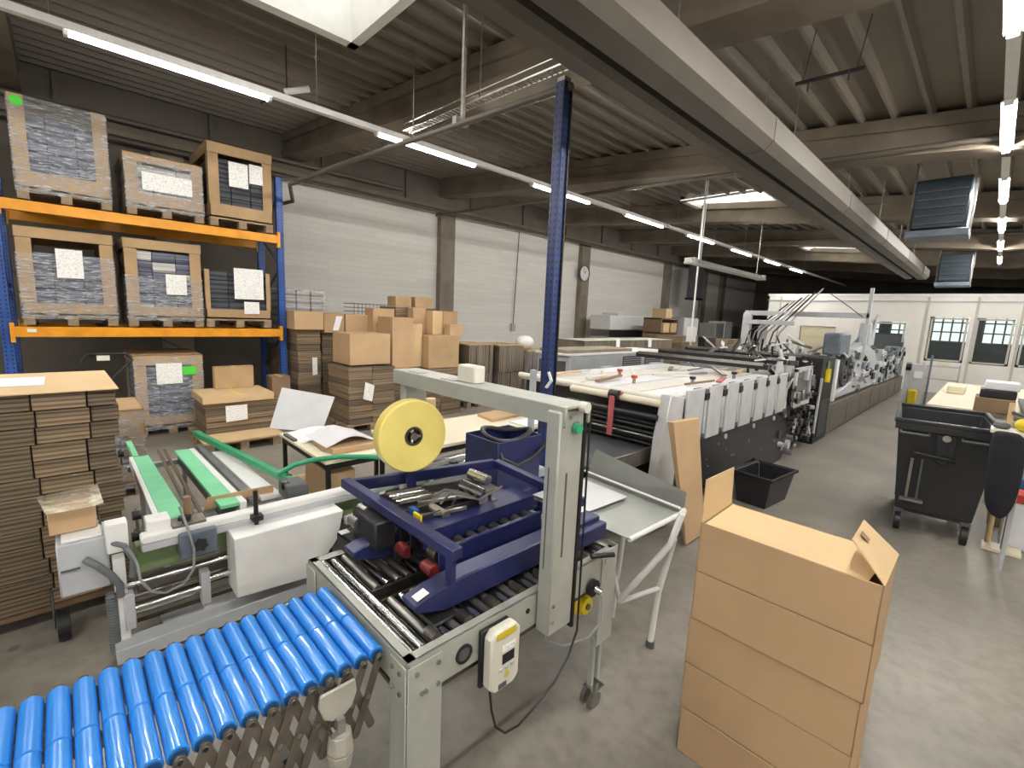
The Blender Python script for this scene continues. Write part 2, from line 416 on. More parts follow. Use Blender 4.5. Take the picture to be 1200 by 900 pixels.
# ribbed roof sheet, opened where the skylights are
SKY = [(-5.08, -3.42, 0.9, 2.48), (-5.45, -3.95, 10.9, 12.0), (3.0, 4.6, .9, 2.5), (3.0, 4.6, 10.9, 12.0), (-5.08, -3.42, 19, 20.4)]
P = 0.333
cm = MB(); x = X0
prof = [(0, 0), (.10, 0), (.125, -.075), (.165, -.075), (.19, 0), (P, 0)]
while x < X1:
    cutsy = [(a[2], a[3]) for a in SKY if a[0] - P * .99 < x < a[1]]
    segs = []; yy = Y0
    for c0, c1 in sorted(cutsy): segs.append((yy, c0)); yy = c1
    segs.append((yy, Y1))
    for s0, s1 in segs:
        vs = []
        for px, pz in prof: vs += [(x + px, s0, cz(x + px) + pz), (x + px, s1, cz(x + px) + pz)]
        cm.add(vs, [(2 * i, 2 * i + 1, 2 * i + 3, 2 * i + 2) for i in range(5)])
    x += P
struct(cm.build('ceiling', 'ceil', None, 0, False))
for k, (a, b, c, d) in enumerate(SKY):
    z0 = cz((a + b) / 2) - .1
    a -= .2; b += .2; c -= .05; d += .05
    curb = MB()
    for q in ((a, a + .12, c, d), (b - .12, b, c, d), (a, b, c, c + .1), (a, b, d - .1, d)): curb.box(*q, z0, z0 + .5)
    o = curb.build('window_%d' % (k + 1), 'white'); struct(o)
    mx_, my_ = (a + b) / 2, (c + d) / 2; zt_ = z0 + (.85 if k == 0 else .14); zl_ = z0 + (.3 if k == 0 else .03); i1, i2, j1, j2 = a + .3, b - .3, c + .3, d - .3
    low = [(a, c, zl_), (b, c, zl_), (b, d, zl_), (a, d, zl_)]; hi_ = [(i1, j1, zt_), (i2, j1, zt_), (i2, j2, zt_), (i1, j2, zt_)]
    for e_ in range(4):
        n_ = (e_ + 1) % 4
        MB().sheet(low[e_], low[n_], hi_[n_], hi_[e_], .01).build('skylight_pane', 'skyside' if e_ % 2 else 'sky', o)
        MB().cyl(low[e_], hi_[e_], .012, 6).build('glazing_bar', 'white', o)
    MB().box(i1, i2, j1, j2, zt_, zt_ + .01).build('skylight_pane', 'sky', o)
# concrete cross beams
for y in (-8.4, -4.4, -0.6, 3.5, 7.4, 11.75, 15.9, 20.1, 24.3, 28.5):
    b = MB(); pl = []
    for (ya, yb, h0, h1) in ((y, y + .42, -.06, -.2), (y + .06, y + .36, -.2, -.38), (y, y + .42, -.38, -.5)):
        b.add([(X0, ya, cz(X0) + h1), (0, ya, cz(0) + h1), (0, yb, cz(0) + h1), (X0, yb, cz(X0) + h1), (X0, ya, cz(X0) + h0), (0, ya, cz(0) + h0), (0, yb, cz(0) + h0), (X0, yb, cz(X0) + h0)],
              [(0, 3, 2, 1), (4, 5, 6, 7), (0, 1, 5, 4), (1, 2, 6, 5), (2, 3, 7, 6), (3, 0, 4, 7)])
        b.box(0, X1, ya, yb, cz(0) + h1, cz(0) + h0)
    struct(b.build('ceiling_beam', 'beam', None, 0, False))
# conduit running under the second beam and a wire tray under the first
for y, xa, xb, z in ((7.3, -10.6, 4.0, 3.88), (15.8, -9, 3, 4.1)):
    o = MB().cyl((xa, y, z + .5), (xb, y, z - .06 if y < 8 else z), .035, 10).build('ceiling_conduit', 'duct'); struct(o)
tr = thing('cable_tray', 'pale wire mesh cable tray slung under the nearest ceiling beam', 'cable tray', (-4, 3.1, 3.95))
s = MB()
for yy in (3.03, 3.13):
    for zz in (3.93, 4.0): s.bar((-5.1, yy, zz + .03), (-2.2, yy, zz - .05), .008, .008)
s.build('side_wire', 'chrome', tr)
s = MB(); x = -5.1
while x < -2.2:
    s.bar((x, 3.03, 3.93 - (x + 4) * .03), (x, 3.13, 3.93 - (x + 4) * .03), .012, .006); x += .06
stuff(s.build('cross_wire', 'galv', tr))
for x in (-5.0, -3.8, -2.6): MB().cyl((x, 3.1, 3.9), (x, 3.1, cz(x) - .02), .008, 6).build('hanger', 'steel', tr)

# the twin ducts under the roof
def duct(name, label, x0, x1, z0, z1, ya, yb):
    t = thing(name, label, 'duct', ((x0 + x1) / 2, ya, z0))
    c = min(x1 - x0, z1 - z0) * .22
    poly = [(x0 + c, z0), (x1 - c, z0), (x1, z0 + c), (x1, z1 - c), (x1 - c, z1), (x0 + c, z1), (x0, z1 - c), (x0, z0 + c)]
    MB().prism(poly, 1, ya, yb).build('duct_body', 'duct', t, 0, True)
    y = ya + 1.5
    while y < yb:
        p2 = [((a - (x0 + x1) / 2) * 1.03 + (x0 + x1) / 2, (b - (z0 + z1) / 2) * 1.03 + (z0 + z1) / 2) for a, b in poly]
        MB().prism(p2, 1, y, y + .035).build('duct_flange', 'duct', t)
        y += 3.0
    y = ya + 1.0
    while y < yb:
        MB().cyl(((x0 + x1) / 2, y, z1), ((x0 + x1) / 2, y, cz(x0) - .03), .006, 6).build('hanger', 'steel', t); y += 2.5
duct('ventilation_duct', 'wide beige ventilation duct, the right-hand one of the pair under the roof', -1.84, -1.54, 3.4, 3.72, -3, 18)
duct('narrow_duct', 'narrower beige duct, the left-hand one of the pair under the roof', -2.1, -1.9, 3.42, 3.6, -3, 18)

# light lines
tube_first = []
def light_line(x, z, ya, yb, start, pitch, ln, n, label, group):
    t = thing('light_trunking', label, 'light rail', (x, ya, z))
    MB().box(x - .035, x + .035, ya, yb, z + .012, z + .07).build('rail', 'white', t)
    y = ya + .6
    while y < yb: MB().cyl((x, y, z + .06), (x, y, cz(x) - .02), .005, 6).build('suspension_wire', 'steel', t); y += 2.0
    for i in range(n):
        y = start + i * pitch
        if i == 0:
            f = thing('strip_light', 'x', 'light', (x, y, z), group)
            MB().box(x - .05, x + .05, y - .03, y + ln + .03, z + .0, z + .012).build('lamp_housing', 'white', f)
            MB().box(x - .02, x + .02, y, y + ln, z - .024, z).build('light_tube', 'tube', f)
            for q in (y - .03, y + ln): MB().box(x - .03, x + .03, q, q + .03, z - .032, z).build('end_cap', 'white', f)
            f['label'] = group[0].upper() + group[1:]; first = f
        else: f = clone(first, (0, i * pitch, 0))
        f['label'] = light_label(group, y, y + ln)
ORD = ['first', 'second', 'third', 'fourth', 'fifth', 'sixth', 'seventh', 'eighth', 'ninth', 'tenth', 'eleventh', 'twelfth', 'thirteenth', 'fourteenth']
def light_label(group, y0, y1):
    if y1 < 0.0: return 'unseen strip light added to the %s line, above and behind the photographer' % ('left' if 'left' in group else 'aisle')  # fixtures out of view behind the camera, added for fill light
    if 'beyond' in group: return 'unseen white strip light added in the hall to the right of the aisle'
    COUNT[group] = COUNT.get(group, -1) + 1
    return '%s lit strip from the near end of the light line over the %s' % (ORD[COUNT[group]], 'pallet rack' if 'left' in group else 'aisle')
COUNT = {}
light_line(-5.27, 3.9, -8.5, 27, .2 - 2.6 * 3, 2.6, 1.42, 11, 'long white light rail crossing from top left over the pallet rack', 'lit tubes in the left light line')
light_line(-0.19, 3.9, -8.5, 20, 3.2 - 2.84 * 4, 2.84, 1.5, 10, 'long white light rail over the aisle at the right edge', 'lit tubes in the right light line')
light_line(5.0, 3.9, -8.5, 20, 3.2 - 2.84 * 4, 2.84, 1.5, 10, 'unseen light rail added further right in the hall', 'unseen tubes added beyond the aisle')  # unseen row, added to give the hall more light

# hung lamp over the big machine, with its pole
t = thing('hanging_lamp', 'unlit white long reflector lamp hung low over the big machine', 'lamp', (-4.1, 10.3, 3.0))
MB().prism([(-4.2, 2.98), (-4.0, 2.98), (-4.05, 3.07), (-4.15, 3.07)], 1, 8.4, 12.3).build('reflector', 'white', t)
for y in (8.5, 12.2): MB().box(-4.2, -4.0, y - .06, y + .06, 2.97, 3.08).build('end_cap', 'white', t)
for y in (8.9, 11.9): MB().cyl((-4.1, y, 3.06), (-4.1, y, cz(-4.1) - .03), .007, 6).build('suspension_rod', 'white', t)
t = thing('supply_pole', 'thin white supply pole dropping from the roof behind the big machine', 'pole', (-4.35, 9.35, 1.2))
MB().box(-4.365, -4.335, 9.335, 9.365, 0.0, cz(-4.35) - .08).build('pole', 'white', t)
MB().box(-4.42, -4.28, 9.28, 9.42, 1.5, 1.8).build('socket_box', 'white', t)

# unit heaters under the roof
def heater(x, y, z, s, label):
    t = thing('air_heater', label, 'heater', (x, y, z), None)
    MB().box(x - .3 * s, x + .3 * s, y, y + .5 * s, z + .12 * s, z + .8 * s).build('housing', 'heaterblue', t, .02)
    f = MB()
    for k in range(5): f.box(x - .26 * s, x + .26 * s, y - .03, y + .02, z + (.18 + .11 * k) * s, z + (.2 + .11 * k) * s)
    f.build('louvre', 'dgrey', t)
    MB().box(x - .34 * s, x + .34 * s, y - .06, y + .5 * s, z + .0, z + .1 * s).build('drip_tray', 'bluebox', t, .01)
    for sx in (-1, 1):
        MB().bar((x + sx * .33 * s, y + .2, z), (x + sx * .33 * s, y + .2, cz(x) - .05), .03, .03).build('bracket', 'galv', t)
heater(-.78, 9.0, 3.24, 1.0, 'large blue-grey air heater hung from the roof left of the right light line')
heater(-.95, 16.5, 3.1, 1.0, 'distant small blue air heater hung above the office front')
# hanging steel angle with two wires, top centre right
t = thing('hanging_bracket', 'black steel angle hung on wires from the ribbed roof', 'bracket', (-1.0, 4.6, 4.05))
MB().bar((-1.55, 4.9, 4.05), (-1.05, 4.95, 4.05), .025, .025).build('angle_bar', 'black', t)
for a in (-1.5, -1.1): MB().cyl((a, 4.92, 4.05), (a + .05, 4.95, cz(a) - .03), .004, 5).build('wire', 'black', t)
for a in (-1.45, -1.15): MB().cyl((a, 4.92, 3.97), (a, 4.92, 4.05), .01, 5).build('hook', 'black', t)
# smoke detector and stub lamp on the roof at upper left
t = thing('smoke_detector', 'small round white detector on the roof left of the near skylight', 'detector', (-5.3, 1.1, 4.6))
MB().cyl((-5.35, .95, cz(-5.3) - .13), (-5.35, .95, cz(-5.3) - .07), .05, 12).build('detector_head', 'offwhite', t)
MB().cyl((-5.35, .95, cz(-5.3) - .07), (-5.35, .95, cz(-5.3) - .03), .07, 12).build('detector_base', 'white', t)
t = thing('stub_lamp', 'short white tube holder on a black arm under the roof at upper left', 'lamp', (-6.5, 2.1, 4.4))
MB().cyl((-6.2, 2.1, 4.38), (-6.0, 2.3, 4.42), .035, 10).build('holder', 'white', t)
MB().cyl((-6.6, 1.95, 4.32), (-6.2, 2.12, 4.38), .012, 8).build('arm', 'black', t)
MB().cyl((-6.2, 2.12, 4.38), (-6.2, 2.12, cz(-6.2) - .08), .008, 6).build('rod', 'black', t)

# cross pipe, hanger rod and wall pipe
t = thing('cross_pipe', 'thin pale pipe running across from the blue post towards the wall', 'pipe', (-5, 2.7, 3.6))
MB().tube([(-2.38, 2.80, 3.56), (-5.9, 2.56, 3.6), (-7.3, 2.5, 3.6), (-8.0, 2.78, 3.52), (-8.9, 2.85, 3.6)], .028, 10).build('pipe', 'duct', t)
MB().box(-3.655, -3.625, 2.76, 2.79, 3.62, cz(-3.6) - .08).build('drop_rod', 'galv', t)
MB().box(-3.67, -3.61, 2.68, 2.82, 3.58, 3.64).build('clamp', 'steel', t)
t = thing('wall_conduit', 'long grey conduit along the edge beam of the block wall', 'pipe', (-10.5, 0, 4.5))
MB().tube([(-10.5, -4, 4.48), (-10.5, 30, 4.48)], .035, 8).build('pipe', 'duct', t)
MB().tube([(-10.45, -4, 4.78), (-10.45, 6.2, 4.78)], .045, 8).build('upper_pipe', 'duct', t)
t = thing('cable_drop', 'thin cable with switch boxes down the white block wall', 'cable', (-10.95, 10.6, 1.5))
MB().tube([(-10.94, 10.7, 4.5), (-10.94, 10.65, 3), (-10.94, 10.6, 1.5)], .014, 6).build('cable', 'dgrey', t)
MB().box(-10.98, -10.9, 10.52, 10.68, 1.35, 1.6).build('socket_box', 'lgrey', t)
# clock on its column
t = thing('wall_clock', 'round white wall clock with dark rim on a concrete column', 'clock', (-10.78, 14.0, 3.45))
c = Vector((-10.80, 14.0, 3.5))
MB().ring(c, (1, 0, 0), .30, .265, .06, 32).build('clock_rim', 'dgrey', t)
MB().cyl(c - Vector((.02, 0, 0)), c + Vector((.01, 0, 0)), .27, 32).build('clock_face', 'clockface', t)
for k in range(12):
    a = PI / 6 * k; MB().bar(c + Vector((.013, .22 * math.sin(a), .22 * math.cos(a))), c + Vector((.013, .25 * math.sin(a), .25 * math.cos(a))), .012, .004, (1, 0, 0)).build('hour_mark', 'black', t)
MB().bar(c + Vector((.016, 0, 0)), c + Vector((.016, .1, .1)), .018, .004, (1, 0, 0)).build('hour_hand', 'black', t)
MB().bar(c + Vector((.018, 0, 0)), c + Vector((.018, -.05, .2)), .012, .004, (1, 0, 0)).build('minute_hand', 'black', t)

# office front at the far end: wall pieces around its openings
OY = 20.0
wp = [(-6.3, -5.12, 0, 3.05), (-5.12, -4.0, 1.95, 3.05), (-4.0, -3.02, 0, 3.05), (-3.02, -2.06, 0, 1.2), (-3.02, -2.06, 2.2, 3.05), (-2.06, -1.5, 0, 3.05),
      (-1.5, 3.2, 0, 1.0), (-1.5, 3.2, 2.4, 3.05), (-.6, -.46, 1.0, 2.4), (.38, .52, 1.0, 2.4), (1.35, 1.5, 1.0, 2.4), (2.3, 3.2, 1.0, 2.4)]
w = MB()
for a, b, c_, d in wp: w.box(a, b, OY, OY + .16, c_, d)
struct(w.build('wall_office', 'officewall'))
struct(MB().box(-6.3, -6.14, OY + .16, 27, 0, 3.05).build('wall_office_side', 'wallplain'))
struct(MB().box(-6.35, 3.2, OY - .02, 27, 3.05, 3.12).build('trim_2', 'white'))
struct(MB().box(-6.35, 3.2, OY - .03, OY, 2.86, 2.9).build('trim_3', 'lgrey'))
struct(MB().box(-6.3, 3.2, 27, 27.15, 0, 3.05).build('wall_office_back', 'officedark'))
for k, xx in enumerate((-5.9, -1.64, -.5, .45)):
    struct(MB().box(xx, xx + .06, OY - .03, OY, 0, 3.02).build('trim_%d' % (k + 4), 'frame'))
d = MB().box(-5.1, -4.02, OY + .04, OY + .09, 0, 1.94).build('door_1', 'doorbeige'); struct(d)
dp = MB()
for z in (.3, .62, .94, 1.26, 1.58): dp.box(-5.08, -4.04, OY + .02, OY + .045, z, z + .28)
dp.build('door_panel', 'doorbeige', d)
MB().box(-4.14, -4.1, OY - .01, OY + .04, .95, 1.1).build('door_handle', 'black', d)
def office_window(k, a, b, z0, z1, mull):
    f = MB(); th = .05
    for q in ((a, a + th, z0, z1), (b - th, b, z0, z1), (a, b, z0, z0 + th), (a, b, z1 - th, z1)): f.box(q[0], q[1], OY + .02, OY + .1, q[2], q[3])
    for i in range(1, mull): x = a + (b - a) * i / mull; f.box(x - .02, x + .02, OY + .03, OY + .09, z0, z1)
    o = f.build('window_%d' % k, 'frame'); struct(o)
    MB().box(a + th, b - th, OY + .055, OY + .065, z0 + th, z1 - th).build('pane', 'glass', o)
    return o
office_window(6, -3.0, -2.08, 1.22, 2.18, 1); office_window(7, -1.48, -.62, 1.02, 2.38, 1)
office_window(8, -.44, .36, 1.02, 2.38, 1); office_window(9, .54, 1.33, 1.02, 2.38, 1); office_window(10, 1.52, 2.28, 1.02, 2.38, 1)
# daylit windows in the office back wall, with glazing bars
k = 11
for a in (-4.9, -3.3, -1.9, -.35, 1.2):
    f = MB(); z0, z1 = 1.55, 2.75
    for i in range(5): x = a + 1.2 * i / 4; f.box(x - .025, x + .025, 26.9, 27, z0, z1)
    for i in range(4): z = z0 + (z1 - z0) * i / 3; f.box(a, a + 1.2, 26.9, 27, z - .025, z + .025)
    o = f.build('window_%d' % k, 'dgrey'); struct(o); k += 1
    MB().box(a, a + 1.2, 26.96, 26.99, z0, z1).build('pane', 'daypane', o)
t = thing('roller_blind', 'dark blind covering the lower half of the office window', 'blind', (-2.5, 20.2, 1.2))
MB().box(-2.98, -2.1, 20.2, 20.215, 1.24, 1.8).build('blind_cloth', 'dgrey', t)
MB().cyl((-2.98, 20.2, 1.8), (-2.1, 20.2, 1.8), .02, 8).build('blind_bar', 'black', t)

# ================================================================== PALLET RACK
RX = -8.05
rack = thing('pallet_rack', 'blue and orange pallet rack along the white block wall', 'rack', (RX, 1.05, 0))
def upright(y):
    for x in (RX - .05, RX - 1.05):
        u = MB().box(x - .04, x + .04, y - .05, y + .05, 0, 3.85).build('upright', 'rackblue', rack, .004)
        h = MB(); z = .1
        while z < 3.8:
            for dy in (-.025, .025): h.box(x + .0395, x + .0415, y + dy - .007, y + dy + .007, z, z + .022)
            z += .05
        h.build('slot_holes', 'black', u)['kind'] = 'stuff'
        MB().box(x - .07, x + .07, y - .08, y + .08, 0, .008).build('foot_plate', 'rackblue', u)
    z = .3; s = 1
    while z < 3.5:
        a, b = (RX - .05, RX - 1.05) if s > 0 else (RX - 1.05, RX - .05)
        MB().bar((a, y, z), (b, y, z + .55), .03, .02).build('brace', 'dgrey', rack); z += .55; s = -s
upright(-.47); upright(2.6)
for z in (1.38, 2.84):
    for x in (RX + .02, RX - 1.07):
        b_ = MB().box(x - .03, x + .03, -.44, 2.57, z, z + .125).build('load_beam', 'orange', rack, .005)
        for y in (-.44, 2.53): MB().box(x - .035, x + .045, y, y + .04, z - .06, z + .17).build('beam_connector', 'orange', b_)
for z in (1.5, 2.96):
    for i in range(5): MB().box(RX - 1.02, RX - .03, -.3 + i * .65, -.3 + i * .65 + .09, z, z + .012).build('deck_bar', 'wooddark', rack)
MB().box(RX + .051, RX + .054, -.3, -.22, 1.44, 1.48).build('beam_label', 'white', rack)
MB().bar((RX - 1.15, -.45, 2.2), (RX - 1.15, 2.6, .4), .03, .02).build('back_brace', 'dgrey', rack)

# ------------------------------------------------------------------ pallets
def pallet_parts(t, x0, x1, y0, y1, z, m='wood', name=True):
    """x1 is the side towards the aisle; three blocks show on each side"""
    h = .135
    for i in range(3):
        yb = y0 + (y1 - y0 - .1) * i / 2
        for j in range(3):
            xb = x0 + (x1 - x0 - .12) * j / 2
            MB().box(xb, xb + .12, yb, yb + .1, z + .02, z + .098).build('pallet_block', m, t)
        MB().box(x0, x1, yb, yb + .1, z, z + .02).build('bottom_board', m, t)
    n = 5; w = (x1 - x0) / (n * 1.25)
    for i in range(n):
        xs = x0 + (x1 - x0 - w) * i / (n - 1)
        MB().box(xs, xs + w, y0, y1, z + .098, z + h - .012).build('top_board', m, t)
    return z + h

def crate(label, y0, y1, z0, z1, x1, d, goods='goods', hb=.09, ht=.13, wp=.13, fill=.8, film='film', dot=False, papers=(), lid=True, group='wrapped goods on pallets in the rack', mc='cardtan', wrap_to=None, m='wood'):
    """pallet of goods in cardboard corner posts with a lid, wrapped in film"""
    x0 = x1 - d
    t = thing('wrapped_pallet', label, 'pallet load', ((x0 + x1) / 2, (y0 + y1) / 2, z0), group)
    zp = pallet_parts(t, x0, x1, y0, y1, z0, m)
    zt = zp + (z1 - zp)
    # base tray, corner posts, lid of cardboard
    q = MB(); e = .012
    q.box(x0, x1, y0, y0 + e, zp, zp + hb + .04); q.box(x0, x1, y1 - e, y1, zp, zp + hb + .04)
    q.box(x1 - e, x1, y0, y1, zp, zp + hb + .04); q.box(x0, x0 + e, y0, y1, zp, zp + hb + .04); q.box(x0, x1, y0, y1, zp, zp + e)
    q.build('base_tray', mc, t)
    for (ya, sg) in ((y0, 1), (y1, -1)):
        q = MB()
        for (xa, sx) in ((x1, -1), (x0, 1)):
            a, b = sorted((ya, ya + sg * wp)); c, d2 = sorted((xa, xa + sx * e)); q.box(c, d2, a, b, zp + hb + .04, zt - .013)
            a, b = sorted((ya, ya + sg * e)); c, d2 = sorted((xa + sx * e, xa + sx * wp)); q.box(c, d2, a, b, zp + hb + .04, zt - .013)
            q.build('corner_post', mc, t); q = MB()
    if lid:
        q = MB(); o = .012
        q.box(x0 - o, x1 + o, y0 - o, y1 + o, zt - .012, zt)
        for r in ((x0 - o, x1 + o, y0 - o, y0 - o + e), (x0 - o, x1 + o, y1 + o - e, y1 + o), (x1 + o - e, x1 + o, y0 - o, y1 + o), (x0 - o, x0 - o + e, y0 - o, y1 + o)):
            q.box(r[0], r[1], r[2], r[3], zt - ht, zt)
        q.build('lid', mc, t, .004)
    # layers of goods
    zg = zp + .02; top = zp + (zt - zp) * fill; k = 0; nl = max(3, int((top - zg) / .13)); lh = (top - zg) / nl
    k_white = 'torn' in label
    for i in range(nl):
        nb = 3
        for j in range(nb):
            a = y0 + .03 + (y1 - y0 - .06) * j / nb; b = y0 + .03 + (y1 - y0 - .06) * (j + 1) / nb
            gd = goods if (i + j) % 5 else 'goodswhite' if goods == 'goods' and k_white else goods
            MB().box(x0 + .03, x1 - .035 - random.uniform(0, .015), a + .003, b - .003, zg + i * lh + .003, zg + (i + 1) * lh - .002).build('goods_bundle', gd, t, .004)
    # film round the load, slightly bulged and wrinkled
    if film:
        zf = wrap_to if wrap_to else zt - .03
        f = MB(); ny, nz = 14, 12
        def skin(px, fixed, sgn):
            vs = []; fs = []
            for i in range(nz + 1):
                for j in range(ny + 1):
                    u = j / ny; v = i / nz
                    o = .012 + .012 * math.sin(PI * u) + wob(.006)
                    zz = zp - .06 + (zf - zp + .06) * v
                    if px == 'x': vs.append((fixed + sgn * o, y0 - .01 + (y1 - y0 + .02) * u, zz))
                    else: vs.append((x0 + (x1 - x0) * u, fixed + sgn * o, zz))
            for i in range(nz):
                for j in range(ny): a = i * (ny + 1) + j; fs.append((a, a + 1, a + ny + 2, a + ny + 1))
            f.add(vs, fs)
        skin('x', x1, 1); skin('y', y0, -1); skin('y', y1, 1)
        f.build('stretch_film', film, t)
    for (a, b, c_, d_) in papers:
        yy0 = y0 + (y1 - y0) * a; yy1 = y0 + (y1 - y0) * b; zz0 = z0 + (z1 - z0) * c_; zz1 = z0 + (z1 - z0) * d_
        MB().sheet((x1 + .03, yy0, zz0), (x1 + .032, yy1, zz0 + .005), (x1 + .03, yy1, zz1), (x1 + .035, yy0, zz1), .002).build('paper_sheet', 'paper', t)['label'] = 'white printed sheet'
    if dot:
        MB().cyl((x1 + .016, y0 + .07, z1 - .09), (x1 + .02, y0 + .07, z1 - .09), .055, 20).build('round_sticker', 'greendot', t)['label'] = 'bright green round sticker'
    return t
X = RX + .06
S = 1.02
def zz(z): return 1.9 + (z - 1.9) * S
crate('tall film-wrapped load with a bright green round sticker, top shelf left', -.26, .57, 2.98, zz(4.08), X, 1.1, dot=True, ht=.16, hb=.14, fill=.8, papers=(), mc='cardtan', lid=False)
t = bpy.context.scene.collection.objects[-1]
crate('low film-wrapped load with pale sheet, middle of the top shelf', .72, 1.56, 2.98, zz(3.71), X, 1.1, goods='goodswhite', ht=.1, papers=((.2, .85, .42, .72),), hb=.1)
crate('open-sided load with dark goods and two sheets, right end of the top shelf', 1.64, 2.47, 2.98, zz(4.08), X, 1.1, goods='goodsdark', film=None, papers=((.3, .6, .5, .8), (.62, .84, .58, .82)), ht=.15, hb=.14)
crate('grey load behind cardboard corner posts, left end of the middle shelf', -.32, .54, 1.525, zz(2.66), X, 1.1, papers=((.38, .66, .5, .8),), fill=.72, wrap_to=zz(2.66) - .3)
crate('load with torn bunched film, middle of the middle shelf', .65, 1.49, 1.525, zz(2.66), X, 1.1, papers=((.5, .78, .38, .62),), fill=.86, wrap_to=2.2)
crate('low open load with a large hanging sheet, right end of the middle shelf', 1.53, 2.4, 1.525, zz(2.36), X, 1.1, goods='goodsdark', lid=False, film=None, papers=((.42, .88, .5, 1.04), (.56, .8, .24, .46)), fill=.96, wp=.06)
crate('film-wrapped load with lid and green tag standing on the floor under the rack', .66, 1.44, 0.0, 1.13, X + .0, 1.1, papers=((.3, .68, .64, .9),), fill=.84, ht=.14, group='pallet loads on the floor by the rack')
g = MB().box(X + .025, X + .03, 1.2, 1.36, .84, .96).build('green_tag', 'greendot', None)
tag(g, 'green paper tag stuck beside the sheet on the floor load', 'tag')

# hand pallet truck handle behind the tall stack
t = thing('pallet_truck', 'black loop handle of a hand pallet truck left under the rack', 'pallet truck', (-7.2, .2, 0))
MB().tube([(-7.6, .16, .95), (-7.6, .14, 1.12), (-7.6, .2, 1.2), (-7.6, .55, 1.2), (-7.6, .62, 1.12), (-7.6, .42, .9), (-7.55, .36, .75)], .018, 8).build('handle', 'black', t)
MB().bar((-7.55, .38, .8), (-7.3, .36, .12), .04, .04).build('steering_rod', 'black', t)
MB().box(-7.62, -7.56, .28, .4, 1.12, 1.18).build('grip_box', 'offwhite', t)
MB().cyl((-7.3, .28, .09), (-7.3, .44, .09), .09, 16).build('steering_wheel', 'black', t)
for y in (.16, .56): MB().box(-8.1, -7.35, y - .07, y + .07, .06, .12).build('fork', 'redorange', t, .01)
MB().box(-7.45, -7.25, .1, .62, .1, .3).build('chassis', 'redorange', t, .02)

# ------------------------------------------------------------------ cardboard flats and cartons
def pallet(label, x0, x1, y0, y1, z=0, group=None, m='wood'):
    t = thing('wooden_pallet', label, 'pallet', ((x0 + x1) / 2, (y0 + y1) / 2, z), group)
    pallet_parts(t, x0, x1, y0, y1, z, m); return z + .124

def carton(name, label, x1, d, y0, y1, z0, z1, m='card', flaps='closed', group=None, rz=0.0, inner='cardinner'):
    """carton: x1 is its face towards the aisle; rz turns it about its middle"""
    cx, cy = x1 - d / 2, (y0 + y1) / 2; hx, hy = d / 2, (y1 - y0) / 2; h = z1 - z0; e = .006
    t = thing(name, label, 'carton', (0, 0, 0), group)
    if flaps == 'closed':
        MB().box(-hx, hx, -hy, hy, 0, h - .004).build('box_body', m, t, .004)
        for s in (-1, 1):
            MB().box(-hx + .001, hx - .001, min(s * .002, s * (hy - .001)), max(s * .002, s * (hy - .001)), h - .004, h + .003).build('top_flap', m, t)
        MB().box(-hx - .001, hx + .001, -.03, .03, h + .003, h + .0045).build('packing_tape', 'tape', t)
    else:
        q = MB(); q.box(-hx, hx, -hy, hy, 0, e)
        q.box(-hx, -hx + e, -hy, hy, 0, h); q.box(hx - e, hx, -hy, hy, 0, h); q.box(-hx, hx, -hy, -hy + e, 0, h); q.box(-hx, hx, hy - e, hy, 0, h)
        q.build('box_body', m, t)
        f = min(hx, hy) * .9
        for s, a in ((1, .5), (-1, .9)):
            MB().sheet((-hx, s * hy, h), (hx, s * hy, h), (hx, s * (hy + f * math.cos(a)), h + f * math.sin(a)), (-hx, s * (hy + f * math.cos(a)), h + f * math.sin(a)), .005).build('end_flap', m, t)
        MB().sheet((-hx, -hy, h), (-hx, hy, h), (-hx - f * .3, hy, h + f * .9), (-hx - f * .3, -hy, h + f * .9), .005).build('side_flap', m, t)
    t.location = (cx, cy, z0); t.rotation_euler = (0, 0, rz)
    return t

def flats(label, x1, d, y0, y1, z0, z1, n, cols=2, m='edges', group=None, jit=.008, sheet=None, xcols=1, top=None, cat='stack'):
    """a stack of folded carton blanks: one part per bundle"""
    t = thing('folded_carton_stack', label, cat, (x1 - d / 2, (y0 + y1) / 2, z0), group)
    h = (z1 - z0) / n
    for i in range(n):
        for c_ in range(cols):
            a = y0 + (y1 - y0) * c_ / cols; b = y0 + (y1 - y0) * (c_ + 1) / cols
            j = wob(jit); j2 = wob(jit)
            MB().box(x1 - d + j, x1 + j, a + .002 + j2, b - .002 + j2, z0 + i * h + .002, z0 + (i + 1) * h - .0015).build('blank_bundle', m if (i + c_) % 3 else 'edgesdark' if m == 'edges' else m, t, .003)
    if top: MB().box(x1 - d - .01, x1 + .01, y0 - .01, y1 + .01, z1, z1 + .006).build('cover_sheet', top, t)
    if sheet:
        a, b, c_, e = sheet
        MB().sheet((x1 + .014, a, c_), (x1 + .014, b, c_ + .01), (x1 + .016, b, e), (x1 + .014, a, e), .002).build('paper_sheet', 'paper', t)['label'] = 'white printed sheet'
    return t

